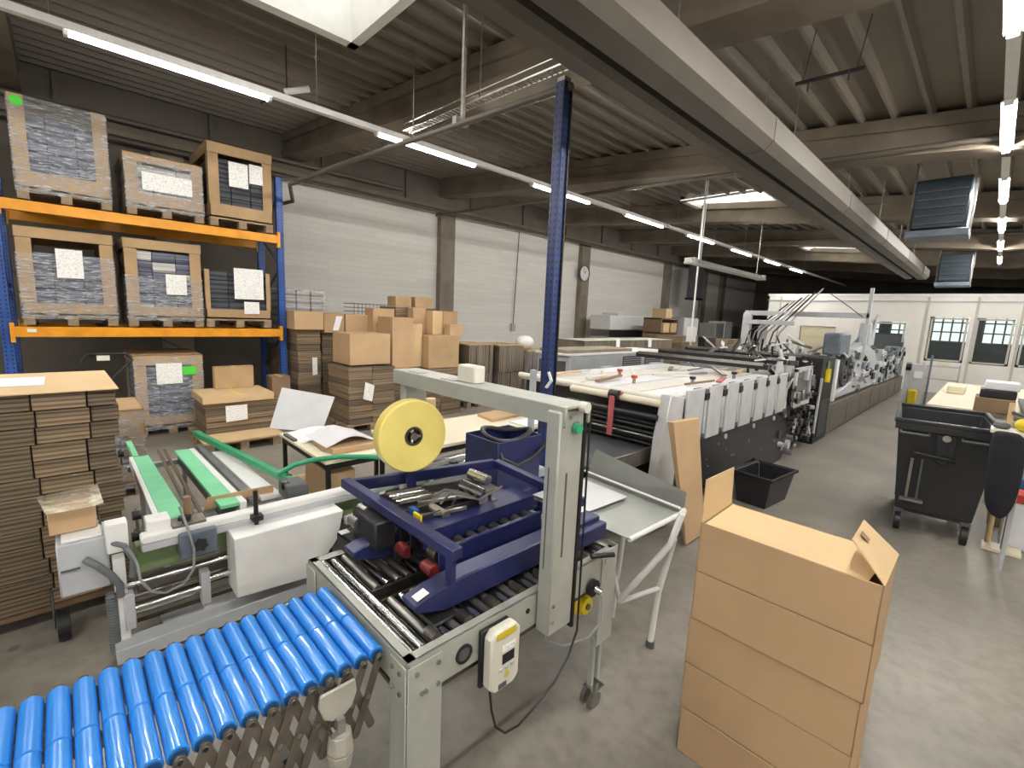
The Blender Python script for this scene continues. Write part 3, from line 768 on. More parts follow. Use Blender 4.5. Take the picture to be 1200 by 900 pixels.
# big foreground stack at the left edge: bundles are things, on their pallet
px0, px1, py0, py1 = -4.45, -3.55, -1.45, .2
pallet('pallet under the tall cardboard stack at the left edge', px0, px1, py0, py1, 0.0, None, 'wooddark')
ztop = 1.36; n = 13; lay = (ztop - .125) / n
fw_ = (-1.45, -.155, .07, .2)
GB = 'bundles of folded cartons in the tall left stack'
NUM = ['lowest', 'second', 'third', 'fourth', 'fifth', 'sixth', 'seventh', 'eighth', 'ninth', 'tenth', 'eleventh', 'twelfth', 'topmost']
for i in range(n):
    sh = .04 * math.sin(i * 1.3) + wob(.006)
    for k in range(3):
        ya, yb = fw_[k], fw_[k + 1]
        tag(MB().box(px0 + .02 + wob(.01), px1 - .012 + wob(.012) - (.02 if k == 2 else 0), ya + .003 + sh * .4, yb - .003 + sh * .4, .128 + i * lay, .128 + (i + 1) * lay - random.uniform(.002, .006)).build('carton_bundle', 'edges' if k == 1 else 'edgesdark', None, .004),
            '%s bundle %sin the %s column of the tall folded carton stack' % (NUM[i], '' if i in (0, 12) else 'from below ', ('left-hand', 'middle', 'right-hand')[k]), 'cardboard', GB)
MM = MB().sheet((px0 - .02, py0, ztop + .002), (px1 + .02, py0, ztop + .002), (px1 + .015, py1 + .015, ztop + .004), (px0 - .0, py1 + .0, ztop + .004), .006).build('cover_sheet', 'cardlight')
tag(MM, 'pale cardboard cover sheet on top of the tall left stack', 'cardboard')
tag(MB().box(px0 + .25, px0 + .62, -1.2, -.1, ztop + .012, ztop + .014).build('paper_sheet', 'whitepaper'), 'white paper lying on the cover sheet of the tall left stack', 'paper')
# small wrapped load just behind the tall stack
crate('small film-wrapped load squeezed behind the tall left stack', -.0, .5, 0, .85, -5.6, .7, goods='goodswhite', fill=.7, ht=.25, group='pallet loads on the floor by the rack')

# stack of flats with sheet beside the rack foot
pallet('pallet carrying a low stack of folded cartons at the foot of the rack', -7.75, -6.62, 1.18, 2.06, 0, None)
tag(MB().box(-7.1, -6.58, 1.16, 2.1, .128, .15).build('cardboard_sheet', 'cardlight'), 'loose cardboard sheet on the pallet in front of the low carton stack', 'cardboard')
flats('low stack of folded cartons with a white sheet beside the rack foot', -7.02, .7, 1.27, 2.2, .15, .56, 5, 1, sheet=(1.5, 1.76, .3, .52), top=None)
carton('lying_carton', 'shut flat carton topping the low stack beside the rack foot', -6.98, .72, 1.24, 2.1, .565, .66, 'cardlight')
carton('small_carton', 'upright carton flap panel behind the low stack by the rack foot', -7.55, .12, 1.5, 2.0, .666, .98, 'cardtan')
carton('small_carton', 'small tan carton at the right end behind the low stack', -7.5, .3, 2.24, 2.5, .0, .8, 'carddark')

# piles along the wall
G1 = 'cartons piled along the white wall'
flats('tall brown stack of folded cartons right beside the blue rack post', -7.8, .78, 2.72, 3.1, .126, 1.5, 12, 1, sheet=(2.95, 3.03, .75, 1.05))
pallet('pallet under the tall brown stack beside the rack post', -8.6, -7.75, 2.72, 3.5)
flats('tall dark stack of folded cartons behind the lone brown carton', -7.85, .7, 3.14, 3.75, .126, 1.45, 11, 1, 'edgesdark')
carton('shut_carton', 'carton lying on the tall brown stack beside the rack post', -7.72, .6, 2.66, 3.12, 1.51, 1.8, 'card', group=G1)
carton('shut_carton', 'carton right of the one on the tall brown stack, low in the row', -7.78, .6, 3.15, 3.5, 1.46, 1.78, 'cardtan', group=G1)
carton('shut_carton', 'third carton of the row on the tall dark stack', -7.8, .6, 3.53, 4.0, 1.47, 1.77, 'card', group=G1)
tag(MB().sheet((-7.779, 3.3, 1.5), (-7.779, 3.4, 1.5), (-7.776, 3.47, 1.74), (-7.776, 3.36, 1.74), .003).build('hanging_tag', 'whitepaper'), 'white tag hanging down the row of cartons', 'tag')
pallet('pallet under the square stack behind the small work table', -7.35, -6.6, 3.0, 3.85)
flats('square stack of folded cartons with a curled white tag', -6.6, .75, 3.03, 3.8, .125, 1.0, 9, 2, sheet=None)
tag(MB().sheet((-6.57, 3.24, .52), (-6.55, 3.38, .47), (-6.55, 3.42, .72), (-6.57, 3.28, .78), .003).build('curled_tag', 'paper'), 'curled white tag on the square folded carton stack', 'tag')
carton('brown_carton', 'open-topped plain brown carton sitting on the square stack', -6.75, .62, 3.12, 3.8, 1.02, 1.5, 'card', flaps='closed')
flats('narrow stack of folded cartons right of the square stack', -6.85, .6, 3.9, 4.4, .0, .86, 8, 1, 'edgesdark', top='cardtan')
carton('tall_carton', 'tall narrow carton with creased front beside the lone brown carton', -7.0, .5, 3.98, 4.38, .9, 1.76, 'card')
carton('tall_carton', 'slim carton squeezed right of the tall creased one', -7.08, .44, 4.4, 4.62, .9, 1.66, 'cardlight')
carton('wide_carton', 'wide brown carton at the right end of the carton pile', -6.9, .55, 4.64, 5.31, .88, 1.46, 'cardtan')
for a, b, z0, z1, xx, lb in ((3.94, 4.36, 1.465, 1.9, -7.6, 'carton at the back left of the carton pile top'), (4.64, 4.91, 1.47, 1.94, -7.42, 'carton in the middle of the carton pile top'),
                          (4.92, 5.14, 1.47, 1.9, -7.2, 'pale slim carton on the right of the carton pile top'), (5.16, 5.5, 1.47, 1.9, -7.22, 'darker carton at the far right of the carton pile top'), (5.17, 5.47, 1.46, 1.66, -7.0, 'small carton in front at the right of the carton pile')):
    carton('piled_carton', lb, xx, .19 if xx in (-7.42, -7.0) else .38 if xx > -7.5 else .3, a, b, z0, z1, 'cardlight' if 'pale' in lb else ('cardtan' if 'dark' in lb else 'card'), group=G1)
flats('back row of folded cartons carrying the pile top', -7.53, .8, 3.95, 5.5, .0, 1.46, 9, 3, 'edges')
carton('perched_carton', 'left of the two small cartons perched on the very top of the pile', -7.68, .3, 4.43, 4.76, 1.955, 2.13, 'cardtan')
carton('perched_carton', 'right of the two small cartons perched on the very top of the pile', -7.68, .3, 4.84, 5.24, 1.955, 2.14, 'cardtan')
flats('support stack behind the perched cartons', -7.63, .6, 4.40, 5.3, 1.465, 1.945, 3, 2, 'edges')
# film wrapped goods behind
t = thing('wrapped_boxes', 'three clear wrapped boxes standing behind the tall brown stack', 'boxes', (-8.9, 3.1, 1.2))
for k in range(3): MB().box(-9.2, -8.65, 2.78 + k * .25, 3.01 + k * .25, 1.25, 2.16).build('boxed_goods', 'goodswhite', t, .01)
MB().box(-9.22, -8.64, 2.76, 3.55, 1.2, 2.19).build('stretch_film', 'filmthin', t)
MB().box(-9.3, -8.63, 2.7, 3.6, 0, 1.2).build('pedestal', 'carddark', t)
t = thing('wire_basket', 'grey wire mesh basket standing behind the row of cartons', 'basket', (-9.6, 4.9, 1.0))
for z in (1.82, 1.9, 1.98):
    for q in ((-9.4, 4.45, -9.4, 5.4), (-9.9, 4.45, -9.9, 5.4), (-9.4, 4.45, -9.9, 4.45), (-9.4, 5.4, -9.9, 5.4)): MB().bar((q[0], q[1], z), (q[2], q[3], z), .012, .012).build('rail', 'dgrey', t)
for k in range(12): MB().bar((-9.4, 4.45 + k * .0864, .1), (-9.4, 4.45 + k * .0864, 1.99), .008, .008).build('upright_wire', 'dgrey', t)
MB().box(-9.9, -9.4, 4.47, 5.38, .0, 1.7).build('folded_contents', 'vedges', t)

# grey pallets of upright bundles past the carton pile
GV = 'upright board bundles past the cartons'
for (x1, y0, y1, z1, lb) in ((-7.1, 5.7, 6.36, 1.26, 'grey-brown block of upright bundles nearest the carton pile'), (-7.05, 6.46, 7.2, 1.24, 'grey-brown block of upright bundles, second past the carton pile'), (-7.0, 7.3, 8.1, 1.1, 'film-wrapped block of upright bundles left of the blue post')):
    pallet('pallet under the ' + lb.replace('grey-brown ', '').replace('film-wrapped ', 'wrapped '), x1 - .8, x1, y0, y1, 0, 'pallets under the upright bundles')
    t = thing('bundle_block', lb, 'bundles', (x1 - .4, (y0 + y1) / 2, .125), GV)
    nn = 6
    for k in range(nn):
        for r in range(2):
            a = y0 + (y1 - y0) * k / nn; b = y0 + (y1 - y0) * (k + 1) / nn; zz0 = .127 + r * (z1 - .13) / 2
            MB().box(x1 - .75 + wob(.02), x1 - .01 + wob(.02), a + .003, b - .003, zz0, zz0 + (z1 - .13) / 2 - .006).build('board_bundle', 'vedges', t, .006)
    MB().box(x1 - .76, x1 - .02, y0, y1, z1, z1 + .02).build('top_sheet', 'cardtan', t)
    if 'film' in lb: MB().box(x1 - .78, x1 + .03, y0 - .02, y1 + .02, .14, z1 - .05).build('stretch_film', 'filmthin', t)
t = MB().ball((-7.3, 7.46, 1.29), .2, 14, (1, 1.15, .8)).build('plastic_bag', 'bagwhite'); tag(t, 'white plastic bag on the upright bundles left of the blue post', 'bag')
t = MB().ball((-6.5, 7.4, .1), .2, 12, (1, 1.6, .45)).build('blue_bag', 'bluebag'); tag(t, 'blue plastic bag lying on the floor by the wrapped bundles', 'bag')

# ================================================================== ROLLER CONVEYOR (blue)
rc = thing('roller_conveyor', 'extendable conveyor of bright blue rollers feeding the grey sealing machine', 'conveyor', (-1.62, .1, 0))
RZ = .757; rr = .0256; PT = .0544; CXA, CXB = -1.737, -1.288
ys = [.678 - PT * i for i in range(24)]
mid = (CXA + CXB) / 2
for i, y in enumerate(ys):
    if i == 0:
        ax = MB().cyl((CXA - .026, y, RZ), (CXB + .026, y, RZ), .0075, 8).build('roller_axle', 'steel', rc)
        r1 = MB().cyl((CXA, y, RZ), (mid - .002, y, RZ), rr, 20).build('roller', 'roller', rc, .003)
        r2 = MB().cyl((mid + .002, y, RZ), (CXB, y, RZ), rr, 20).build('roller', 'roller', rc, .003)
        c1 = MB().ring((CXB + .002, y, RZ), (1, 0, 0), .0205, .009, .006, 16).build('roller_cap', 'rollergap', r2)
        base = (ax, r1, r2, c1)
    else:
        cp = []
        for o in base[:3]:
            k = o.copy(); COL.objects.link(k); k.location = Vector((0, -PT * i, 0)); cp.append(k)
        k = base[3].copy(); COL.objects.link(k); k.parent = cp[2]
def link_bar(x, a, b):
    q = MB(); a = Vector((x, *a)); b = Vector((x, *b)); d = (b - a).normalized(); n = Vector((1, 0, 0)).cross(d)
    pts = []
    for c_, s_ in ((a, -1), (b, 1)):
        for k in range(7):
            t = -PI / 2 + PI * k / 6; pts.append(c_ + (d * math.cos(t) * s_ + n * math.sin(t) * s_) * .0135)
    m = len(pts); vs = [p - Vector((.0015, 0, 0)) for p in pts] + [p + Vector((.0015, 0, 0)) for p in pts]
    q.add(vs, [tuple(range(m)), tuple(range(2 * m - 1, m - 1, -1))] + [(i, (i + 1) % m, m + (i + 1) % m, m + i) for i in range(m)])
    return q.build('scissor_link', 'linksteel', rc)
for xx in (CXB + .018, CXA - .018):
    for i in range(0, 23):
        y = ys[i]
        link_bar(xx, (y, RZ), (y - PT * 1.5, .52))
        if i > 1: link_bar(xx - .006, (y, RZ), (y + PT * 1.5, .52))
    for i in range(24):
        MB().cyl((xx - .006, ys[i], RZ), (xx + .008, ys[i], RZ), .009, 10).build('link_rivet', 'steel', rc)
        MB().cyl((xx - .006, ys[i] - PT * .75, .639), (xx + .006, ys[i] - PT * .75, .639), .008, 8).build('link_rivet', 'steel', rc)
for ly in (.53, -.42):
    for xx, sg in ((CXB + .03, 1), (CXA - .03, -1)):
        q = MB(); poly = [(ly - .055, .745), (ly + .055, .745), (ly + .06, .70), (ly + .045, .66), (ly + .02, .64), (ly - .02, .64), (ly - .045, .66), (ly - .06, .71)]
        q.prism(poly, 0, xx, xx + sg * .012); q.build('leg_bracket', 'galvlight', rc, .003)
        lg = MB().box(xx - .012 + sg * .02, xx + .012 + sg * .02, ly - .012, ly + .012, .06, .65).build('leg', 'galv', rc)
        q = MB(); q.cyl((xx + sg * .02, ly, .545), (xx + sg * .02, ly, .60), .042, 8, .034); q.cyl((xx + sg * .02, ly, .48), (xx + sg * .02, ly, .54), .032, 8, .042)
        q.build('clamp_block', 'galvlight', lg, .002)
        MB().cyl((xx + sg * .03, ly - .03, .63), (xx + sg * .05, ly - .03, .63), .012, 10).build('clamp_screw', 'chrome', lg)
        MB().cyl((xx + sg * .02 - .01, ly, .032), (xx + sg * .02 + .01, ly, .032), .032, 16).build('castor_wheel', 'black', lg)

# ================================================================== CASE SEALER
cs = thing('case_sealer', 'grey carton sealing machine with navy guides, steel roller bed and tape head', 'sealing machine', (-1.58, 1.3, 0))
TX0, TX1, TY0, TY1, TZ = -1.99, -1.155, .715, 1.90, .78
fr = MB()
fr.box(TX1 - .012, TX1, TY0, TY1, .635, TZ); fr.box(TX1 - .045, TX1, TY0, TY1, TZ - .008, TZ)
fr.build('side_rail', 'seal', cs, .004)
fr = MB(); fr.box(TX0, TX0 + .012, TY0, TY1, .635, TZ); fr.box(TX0, TX0 + .045, TY0, TY1, TZ - .008, TZ); fr.build('side_rail', 'seal', cs, .004)
fr = MB(); fr.box(TX0, TX1, TY0, TY0 + .012, .66, TZ - .0); fr.box(TX0, TX1, TY0, TY0 + .04, TZ - .008, TZ); fr.build('end_rail', 'seal', cs, .004)
fr = MB(); fr.box(TX0, TX1, TY1 - .012, TY1, .66, TZ); fr.box(TX0, TX1, TY1 - .03, TY1, TZ - .008, TZ); fr.build('end_rail', 'seal', cs, .004)
MB().box(TX0 + .02, TX1 - .02, TY0 + .02, TY1 - .02, .60, .615).build('drip_plate', 'dirtysteel', cs)
def sealer_leg(x, y, sx, sy, w=.14, d=.1, z0=.0, z1=.765):
    """folded L-section leg wrapping the corner"""
    q = MB(); e = .006
    xa, xb = sorted((x, x - sx * d)); ya, yb = sorted((y, y - sy * w))
    q.box(min(x, x + sx * e), max(x, x + sx * e), ya, yb, z0, z1); q.box(xa, xb, min(y, y + sy * e), max(y, y + sy * e), z0, z1)
    o = q.build('leg', 'seal', cs, .003)
    return o
lg = sealer_leg(TX1 + .001, TY0 - .001, 1, -1, -.0 + .135 * 1, .1, .0, .765)
bolts([(TX1 + .008, .745, .735), (TX1 + .008, .83, .735), (TX1 + .008, .765, .655), (TX1 + .008, .78, .655), (TX1 + .008, .83, .655)], (1, 0, 0), .0085, lg)
bolts([(TX1 - .03, TY0 - .008, .735), (TX1 - .03, TY0 - .008, .66), (TX1 - .075, TY0 - .008, .735), (TX1 - .075, TY0 - .008, .66)], (0, -1, 0), .0085, lg)
sealer_leg(TX0 - .001, TY0 - .001, -1, -1, .135, .1)
lg = sealer_leg(TX1 + .001, TY1 + .001, 1, 1, .125, .06, .30, .80)
bolts([(TX1 + .008, 1.80, .75)], (1, 0, 0), .009, lg)
for xx in (TX1 + .005, TX0 + .03):
    q = MB(); q.box(xx - .03, xx - .005, 1.765, 1.785, .07, .34); q.box(xx - .03, xx - .005, 1.815, 1.835, .1, .34)
    leg2 = q.build('leg_extension', 'seal', cs)
    MB().cyl((xx - .04, 1.79, .055), (xx + .02, 1.79, .055), .012, 8).build('castor_axle', 'chrome', leg2)
    for dx in (-.035, .012):
        MB().cyl((xx + dx, 1.76, .04), (xx + dx + .022, 1.76, .04), .04, 18).build('castor_wheel', 'steel', leg2)
    MB().box(xx - .04, xx + .03, 1.75, 1.83, .075, .085).build('castor_plate', 'chrome', leg2)
sealer_leg(TX0 - .001, TY1 + .001, -1, 1, .125, .06, .30, .765)
# hand wheel and knob on the right leg
q = MB().cyl((TX1 + .01, 1.69, .66), (TX1 + .03, 1.69, .66), .04, 20).build('adjuster_boss', 'black', cs)
MB().cyl((TX1 + .03, 1.69, .66), (TX1 + .06, 1.7, .65), .016, 12).build('adjuster_screw', 'chrome', q)
MB().cyl((TX1 - .01, 1.70, .80), (TX1 + .05, 1.80, .80), .012, 10).build('crank_grip', 'black', cs)
# bed rollers
y = .765; i = 0
while y < 1.86:
    m = 'chrome' if i < 2 else 'steel'
    if i < 2: MB().cyl((TX0 + .05, y, .757), (TX1 - .05, y, .757), .019, 18).build('bed_roller', m, cs)
    else:
        for a, b in ((TX0 + .05, -1.62), (-1.52, TX1 - .05)):
            MB().cyl((a, y, .757), (b, y, .757), .017, 16).build('bed_roller', m if i % 3 else 'chrome', cs)
    y += .046 if i < 1 else .0495; i += 1
for x in (TX0 + .03, TX1 - .03, -1.61, -1.53): MB().box(x - .006, x + .006, TY0 + .05, TY1 - .05, .7, .765).build('roller_carrier', 'dirtysteel', cs)
# bearings blocks along the near side
for k in range(7):
    y = .86 + k * .14
    MB().cyl((TX1 - .1, y, .775), (TX1 - .045, y + .0, .775), .022, 12).build('end_collar', 'dirtysteel', cs)
# grommet, plug hole
MB().ring((TX1 + .003, .945, .70), (1, 0, 0), .036, .026, .006, 24).build('grommet', 'black', cs)
MB().cyl((TX1 + .001, .945, .70), (TX1 + .003, .945, .70), .028, 20).build('grommet_disc', 'dgrey', cs)
MB().cyl((TX1, 1.27, .72), (TX1 + .003, 1.27, .72), .011, 14).build('plug', 'black', cs)
# gantry: two posts and the cross arm
po = MB(); po.box(TX1 + .005, TX1 + .075, 1.315, 1.46, .62, 1.545); p1 = po.build('gantry_post', 'seal', cs, .006)
MB().box(TX1 + .0752, TX1 + .0765, 1.365, 1.375, .95, 1.3).build('post_slot', 'dgrey', p1)
MB().box(TX1 + .028, TX1 + .034, 1.3135, 1.3148, .9, 1.32).build('post_slot', 'dgrey', p1)
MB().box(TX1 + .005, TX1 + .08, 1.46, 1.475, .60, 1.54).build('post_seal', 'black', p1)
bolts([(TX1 + .076, 1.335, 1.52), (TX1 + .076, 1.335, 1.49), (TX1 + .076, 1.37, 1.52), (TX1 + .076, 1.335, .68), (TX1 + .076, 1.335, .75)], (1, 0, 0), .007, p1)
MB().box(TX0 - .30, TX0 - .24, 1.35, 1.49, .62, 1.53).build('gantry_post', 'seal', cs, .006)
MB().box(TX0 - .28, TX0 + .02, 1.36, 1.48, .64, .74).build('post_bracket', 'seal', cs, .004)
am = MB(); am.box(TX0 - .33, TX1 + .09, 1.33, 1.475, 1.555, 1.567); am.box(TX0 - .33, TX1 + .09, 1.325, 1.337, 1.49, 1.567); am.box(TX0 - .33, TX1 + .09, 1.468, 1.48, 1.49, 1.567)
arm = am.build('cross_arm', 'seal', cs, .003)
for x in (TX0 - .2, TX0 + .1): MB().box(x, x + .1, 1.345, 1.40, 1.567, 1.57).build('arm_slot', 'steel', arm)
k = MB().box(-1.79, -1.66, 1.37, 1.44, 1.567, 1.65).build('limit_switch_box', 'offwhite', cs, .006)
MB().cyl((TX1 + .09, 1.42, 1.56), (TX1 + .12, 1.42, 1.56), .021, 16).build('end_knob', 'offwhite', cs)['label'] = 'cream knob'
g = MB().cyl((TX1 + .075, 1.405, 1.475), (TX1 + .1, 1.405, 1.475), .02, 16).build('push_button', 'greenplastic', cs); g['label'] = 'green push button'
MB().cyl((TX1 + .075, 1.405, 1.475), (TX1 + .08, 1.405, 1.475), .027, 16).build('button_collar', 'chrome', g)
# control box hung on the side rail
cb = thing('control_box', 'cream control box with yellow label on the front of the sealing machine', 'control box', (TX1 + .03, 1.09, .52))
MB().box(TX1 + .001, TX1 + .02, 1.01, 1.15, .53, .76).build('back_plate', 'black', cb, .004)
poly = [(1.02, .545), (1.045, .52), (1.14, .52), (1.165, .545), (1.165, .74), (1.145, .765), (1.04, .765), (1.02, .74)]
q = MB().prism(poly, 0, TX1 + .02, TX1 + .065).build('housing', 'offwhite', cb, .008, True, 2)
MB().box(TX1 + .0655, TX1 + .067, 1.045, 1.14, .735, .76).build('warning_label', 'yellow', cb)['label'] = 'yellow label strip'
MB().box(TX1 + .0655, TX1 + .067, 1.075, 1.135, .625, .665).build('display', 'screen', cb)
MB().box(TX1 + .0655, TX1 + .067, 1.07, 1.14, .675, .70).build('printed_plate', 'paper', cb)
for j in range(3): MB().box(TX1 + .0655, TX1 + .069, 1.06 + j * .03, 1.075 + j * .03, .60, .612).build('button', 'lgrey', cb)
MB().prism([(1.10, .595), (1.085, .57), (1.115, .57)], 0, TX1 + .0655, TX1 + .067).build('warning_triangle', 'yellow', cb)
MB().box(TX1 + .0655, TX1 + .067, 1.06, 1.1, .53, .55).build('rocker_switch', 'dgrey', cb)
t = MB().tube([(TX1 + .04, 1.04, .53), (TX1 + .06, 1.035, .46), (TX1 + .08, 1.04, .40), (TX1 + .09, 1.08, .355), (TX1 + .09, 1.15, .34), (TX1 + .09, 1.25, .365), (TX1 + .09, 1.36, .41), (TX1 + .09, 1.44, .48), (TX1 + .09, 1.49, .58), (TX1 + .085, 1.495, .8), (TX1 + .085, 1.49, 1.2), (TX1 + .085, 1.485, 1.53)], .0045, 6).build('power_cable', 'cable')
tag(t, 'thin black cable looping from the control box up the gantry post', 'cable')
t = MB().tube([(TX1 - .05, 1.4, .6), (TX1 - .02, 1.42, .5), (TX1 + .02, 1.5, .46), (TX1 + .06, 1.62, .46), (TX1 + .06, 1.72, .5), (TX1 + .03, 1.75, .6)], .005, 6).build('grey_cable', 'greycable')
tag(t, 'thin grey cable sagging under the sealing machine between post and right leg', 'cable')
t = thing('drive_motor', 'yellow motor under the right end of the sealing machine', 'motor', (-1.25, 1.70, .45))
MB().cyl((-1.36, 1.71, .545), (-1.19, 1.70, .545), .058, 20).build('motor_body', 'yellow', t, .006)
MB().cyl((-1.19, 1.70, .545), (-1.165, 1.70, .545), .042, 20).build('motor_cap', 'yellow', t)
MB().box(-1.34, -1.26, 1.66, 1.75, .47, .598).build('mount', 'black', t)
MB().cyl((-1.165, 1.70, .545), (-1.155, 1.70, .545), .015, 10).build('shaft_end', 'dgrey', t)

# navy head frame and guides
def navy(name, a, b, w, h, bevel=.004, m='navy'):
    return MB().bar(a, b, w, h).build(name, m, cs, bevel)
navy('head_frame_bar', (-2.16, .97, 1.03), (-1.255, .985, 1.02), .05, .045)
navy('head_frame_bar', (-2.13, .97, 1.02), (-1.93, 1.76, 1.03), .035, .06)
navy('head_frame_bar', (-1.93, 1.78, 1.03), (-1.25, 1.72, 1.03), .045, .045)
# head carriers, stepped towards the viewer
b1_ = MB(); b1_.box(-1.71, -1.55, 1.03, 1.71, .965, .973); b1_.box(-1.558, -1.55, 1.03, 1.71, .895, .973); b1_.box(-1.71, -1.702, 1.03, 1.71, .93, .973)
b1_.build('head_carrier', 'navy', cs, .003)
b2_ = MB(); b2_.box(-1.458, -1.45, 1.04, 1.66, .80, .93); b2_.box(-1.475, -1.45, 1.04, 1.66, .922, .93)
b2_.build('carrier_plate', 'navy', cs, .003)
bolts([(-1.45, 1.60, .89), (-1.45, 1.12, .9)], (1, 0, 0), .008, cs)
MB().box(-1.31, -1.27, .97, .99, .90, 1.0).build('frame_strut', 'navy', cs)
# flared side guides running the length of the bed
def guide(x, sg):
    poly = [(.82, .865), (.835, .83), (.96, .79), (1.93, .785), (1.93, .895), (1.05, .90), (.90, .885)]
    return MB().prism(poly, 0, min(x, x - sg * .09), max(x, x - sg * .09)).build('side_guide', 'navy', cs, .006)
guide(-1.285, 1); guide(-1.855, -1)
MB().box(-1.40, -1.24, 1.62, 1.93, .795, .875).build('guide_cover', 'navy', cs, .006)
MB().sheet((-1.295, .84, .875), (-1.335, .84, .875), (-1.335, .89, .888), (-1.295, .89, .888), .002).build('guide_label', 'white', cs)
MB().box(-1.37, -1.25, .88, 1.0, .772, .785).build('drive_belt_block', 'black', cs, .006)
MB().box(-1.44, -1.38, 1.0, 1.9, .775, .85).build('drive_belt', 'black', cs, .006)
MB().box(-1.82, -1.73, 1.0, 1.9, .775, .85).build('drive_belt', 'black', cs, .006)
for k in range(9):
    MB().cyl((-1.54, 1.06 + k * .07, .895), (-1.48, 1.06 + k * .07, .895), .024, 12).build('pressure_roller', 'dirtysteel', cs)
# tape head with arms, rollers, springs, wires
th_ = MB(); th_.box(-1.66, -1.65, 1.03, 1.5, .83, 1.0); th_.box(-1.75, -1.74, 1.03, 1.5, .83, 1.0); th_.build('tape_head_plate', 'blackmetal', cs, .003)
for k, (y, z, r, m) in enumerate(((1.1, .9, .03, 'red'), (1.2, .98, .022, 'steel'), (1.3, .93, .026, 'dirtysteel'), (1.42, 1.0, .03, 'chrome'), (1.5, .95, .03, 'dirtysteel'))):
    MB().cyl((-1.78, y, z), (-1.62, y, z), r, 16).build('tape_roller', m, cs)
MB().cyl((-1.72, 1.36, 1.06), (-1.60, 1.40, 1.04), .028, 16).build('roller_sleeve', 'chrome', cs)
MB().cyl((-1.80, 1.48, 1.07), (-1.68, 1.50, 1.06), .028, 16).build('roller_sleeve', 'chrome', cs)
MB().bar((-1.78, 1.15, 1.0), (-1.62, 1.45, 1.03), .02, .012).build('lever_arm', 'steel', cs)
MB().bar((-1.7, 1.05, .98), (-1.6, 1.3, 1.0), .02, .012).build('lever_arm', 'steel', cs)
for k in range(3):
    a = [(-1.76 + .05 * k, 1.2 + .03 * k, 1.0), (-1.72 + .05 * k, 1.26, 1.06), (-1.66 + .04 * k, 1.36, 1.03), (-1.6, 1.46 + .03 * k, 1.05)]
    MB().tube(a, .006, 6).build('spring', 'steel', cs)
for k in range(5): MB().cyl((-2.0 + .035 * k, 1.1, .985), (-1.96 + .035 * k, 1.28, .99), .010, 8).build('guide_rod', 'chrome' if k % 2 else 'dirtysteel', cs)
MB().box(-2.05, -1.62, 1.05, 1.65, .955, .968).build('head_bed', 'blackmetal', cs)
MB().box(-1.68, -1.63, 1.04, 1.06, 1.0, 1.045).build('blue_clip', 'bluesticker', cs); 
MB().box(-1.615, -1.56, 1.02, 1.03, 1.008, 1.05).build('yellow_tag', 'yellow', cs)
for x in (-1.72, -1.52): MB().cyl((x, 1.02, .85), (x + .07, 1.02, .85), .026, 16).build('press_roller', 'red', cs)
q = MB(); q.box(-2.02, -1.80, .86, 1.0, .84, .86); q.box(-2.02, -1.8, .86, .875, .78, .86); q.build('press_shoe', 'blackmetal', cs, .01)
MB().box(-2.0, -1.96, .858, .90, .861, .864).build('shoe_label', 'white', cs)
MB().box(-1.94, -1.72, .9, 1.0, .86, .99).build('gear_block', 'blackmetal', cs, .008)
for y, z in ((.91, .93), (.95, .97)): MB().cyl((-1.95, y, z), (-1.88, y, z), .03, 14).build('gear_roller', 'steel', cs)
# tape roll on its bracket
c = Vector((-1.93, 1.2, 1.29))
MB().bar((-1.99, 1.2, 1.29), (-1.99, 1.25, .98), .05, .012, (1, 0, 0)).build('tape_bracket', 'navy', cs)
tp = thing('tape_roll', 'big roll of clear yellow packing tape above the sealing machine', 'tape', tuple(c))
ax_ = Vector((1, -.12, .02))
MB().ring(c, ax_, .178, .045, .075, 56).build('tape', 'tapeside', tp, .006, True, 2)
MB().ring(c, ax_, .1795, .170, .05, 56).build('outer_wraps', 'tape', tp)
MB().ring(c, ax_, .045, .036, .08, 32).build('core', 'core', tp)
MB().cyl(c - ax_ * .06, c + ax_ * .042, .02, 18).build('spindle', 'chrome', tp)
for k in range(3):
    a = k * 2.09; MB().cyl(c + ax_ * .03 + Vector((0, .012 * math.cos(a), .012 * math.sin(a))), c + ax_ * .045 + Vector((0, .034 * math.cos(a), .034 * math.sin(a))), .007, 8).build('spindle_spring', 'steel', tp)
# navy motor box with hose at the back right
mb = thing('motor_housing', 'navy motor housing with coiled black hose behind the gantry', 'housing', (-2.15, 2.05, .7))
q = MB(); q.box(-2.28, -1.96, 1.86, 1.87, .62, 1.12); q.box(-2.28, -1.96, 2.24, 2.25, .62, 1.12); q.box(-2.28, -2.27, 1.86, 2.25, .62, 1.12); q.box(-1.97, -1.96, 1.86, 2.25, .62, 1.12); q.box(-2.28, -1.96, 1.86, 2.25, .6, .62)
q.build('housing', 'navy', mb, .006)
MB().box(-2.24, -2.0, 1.9, 2.2, .62, .98).build('motor', 'lgrey', mb, .02)
pts = [(-2.12 + .15 * math.cos(a), 2.08 + .17 * math.sin(a), 1.12 + .02 * math.sin(2 * a)) for a in [k * PI / 9 for k in range(18)]]
MB().tube(pts, .017, 8, True).build('coiled_hose', 'cable', mb)
pts = [(-2.02, 1.9, 1.1), (-1.94, 1.88, 1.02), (-1.93, 2.0, .96), (-1.93, 2.15, .99), (-1.96, 2.3, 1.05)]
MB().tube(pts, .014, 8).build('hose', 'cable', mb)
q = MB(); q.box(-2.26, -2.0, 1.95, 2.2, 0, .6); q.build('pedestal', 'dgrey', mb)

mb.location.x -= .045
MB().box(TX1 - .05, TX1 - .002, TY0 + .002, TY0 + .045, TZ - .012, TZ - .001).build('corner_gusset', 'seal', cs)

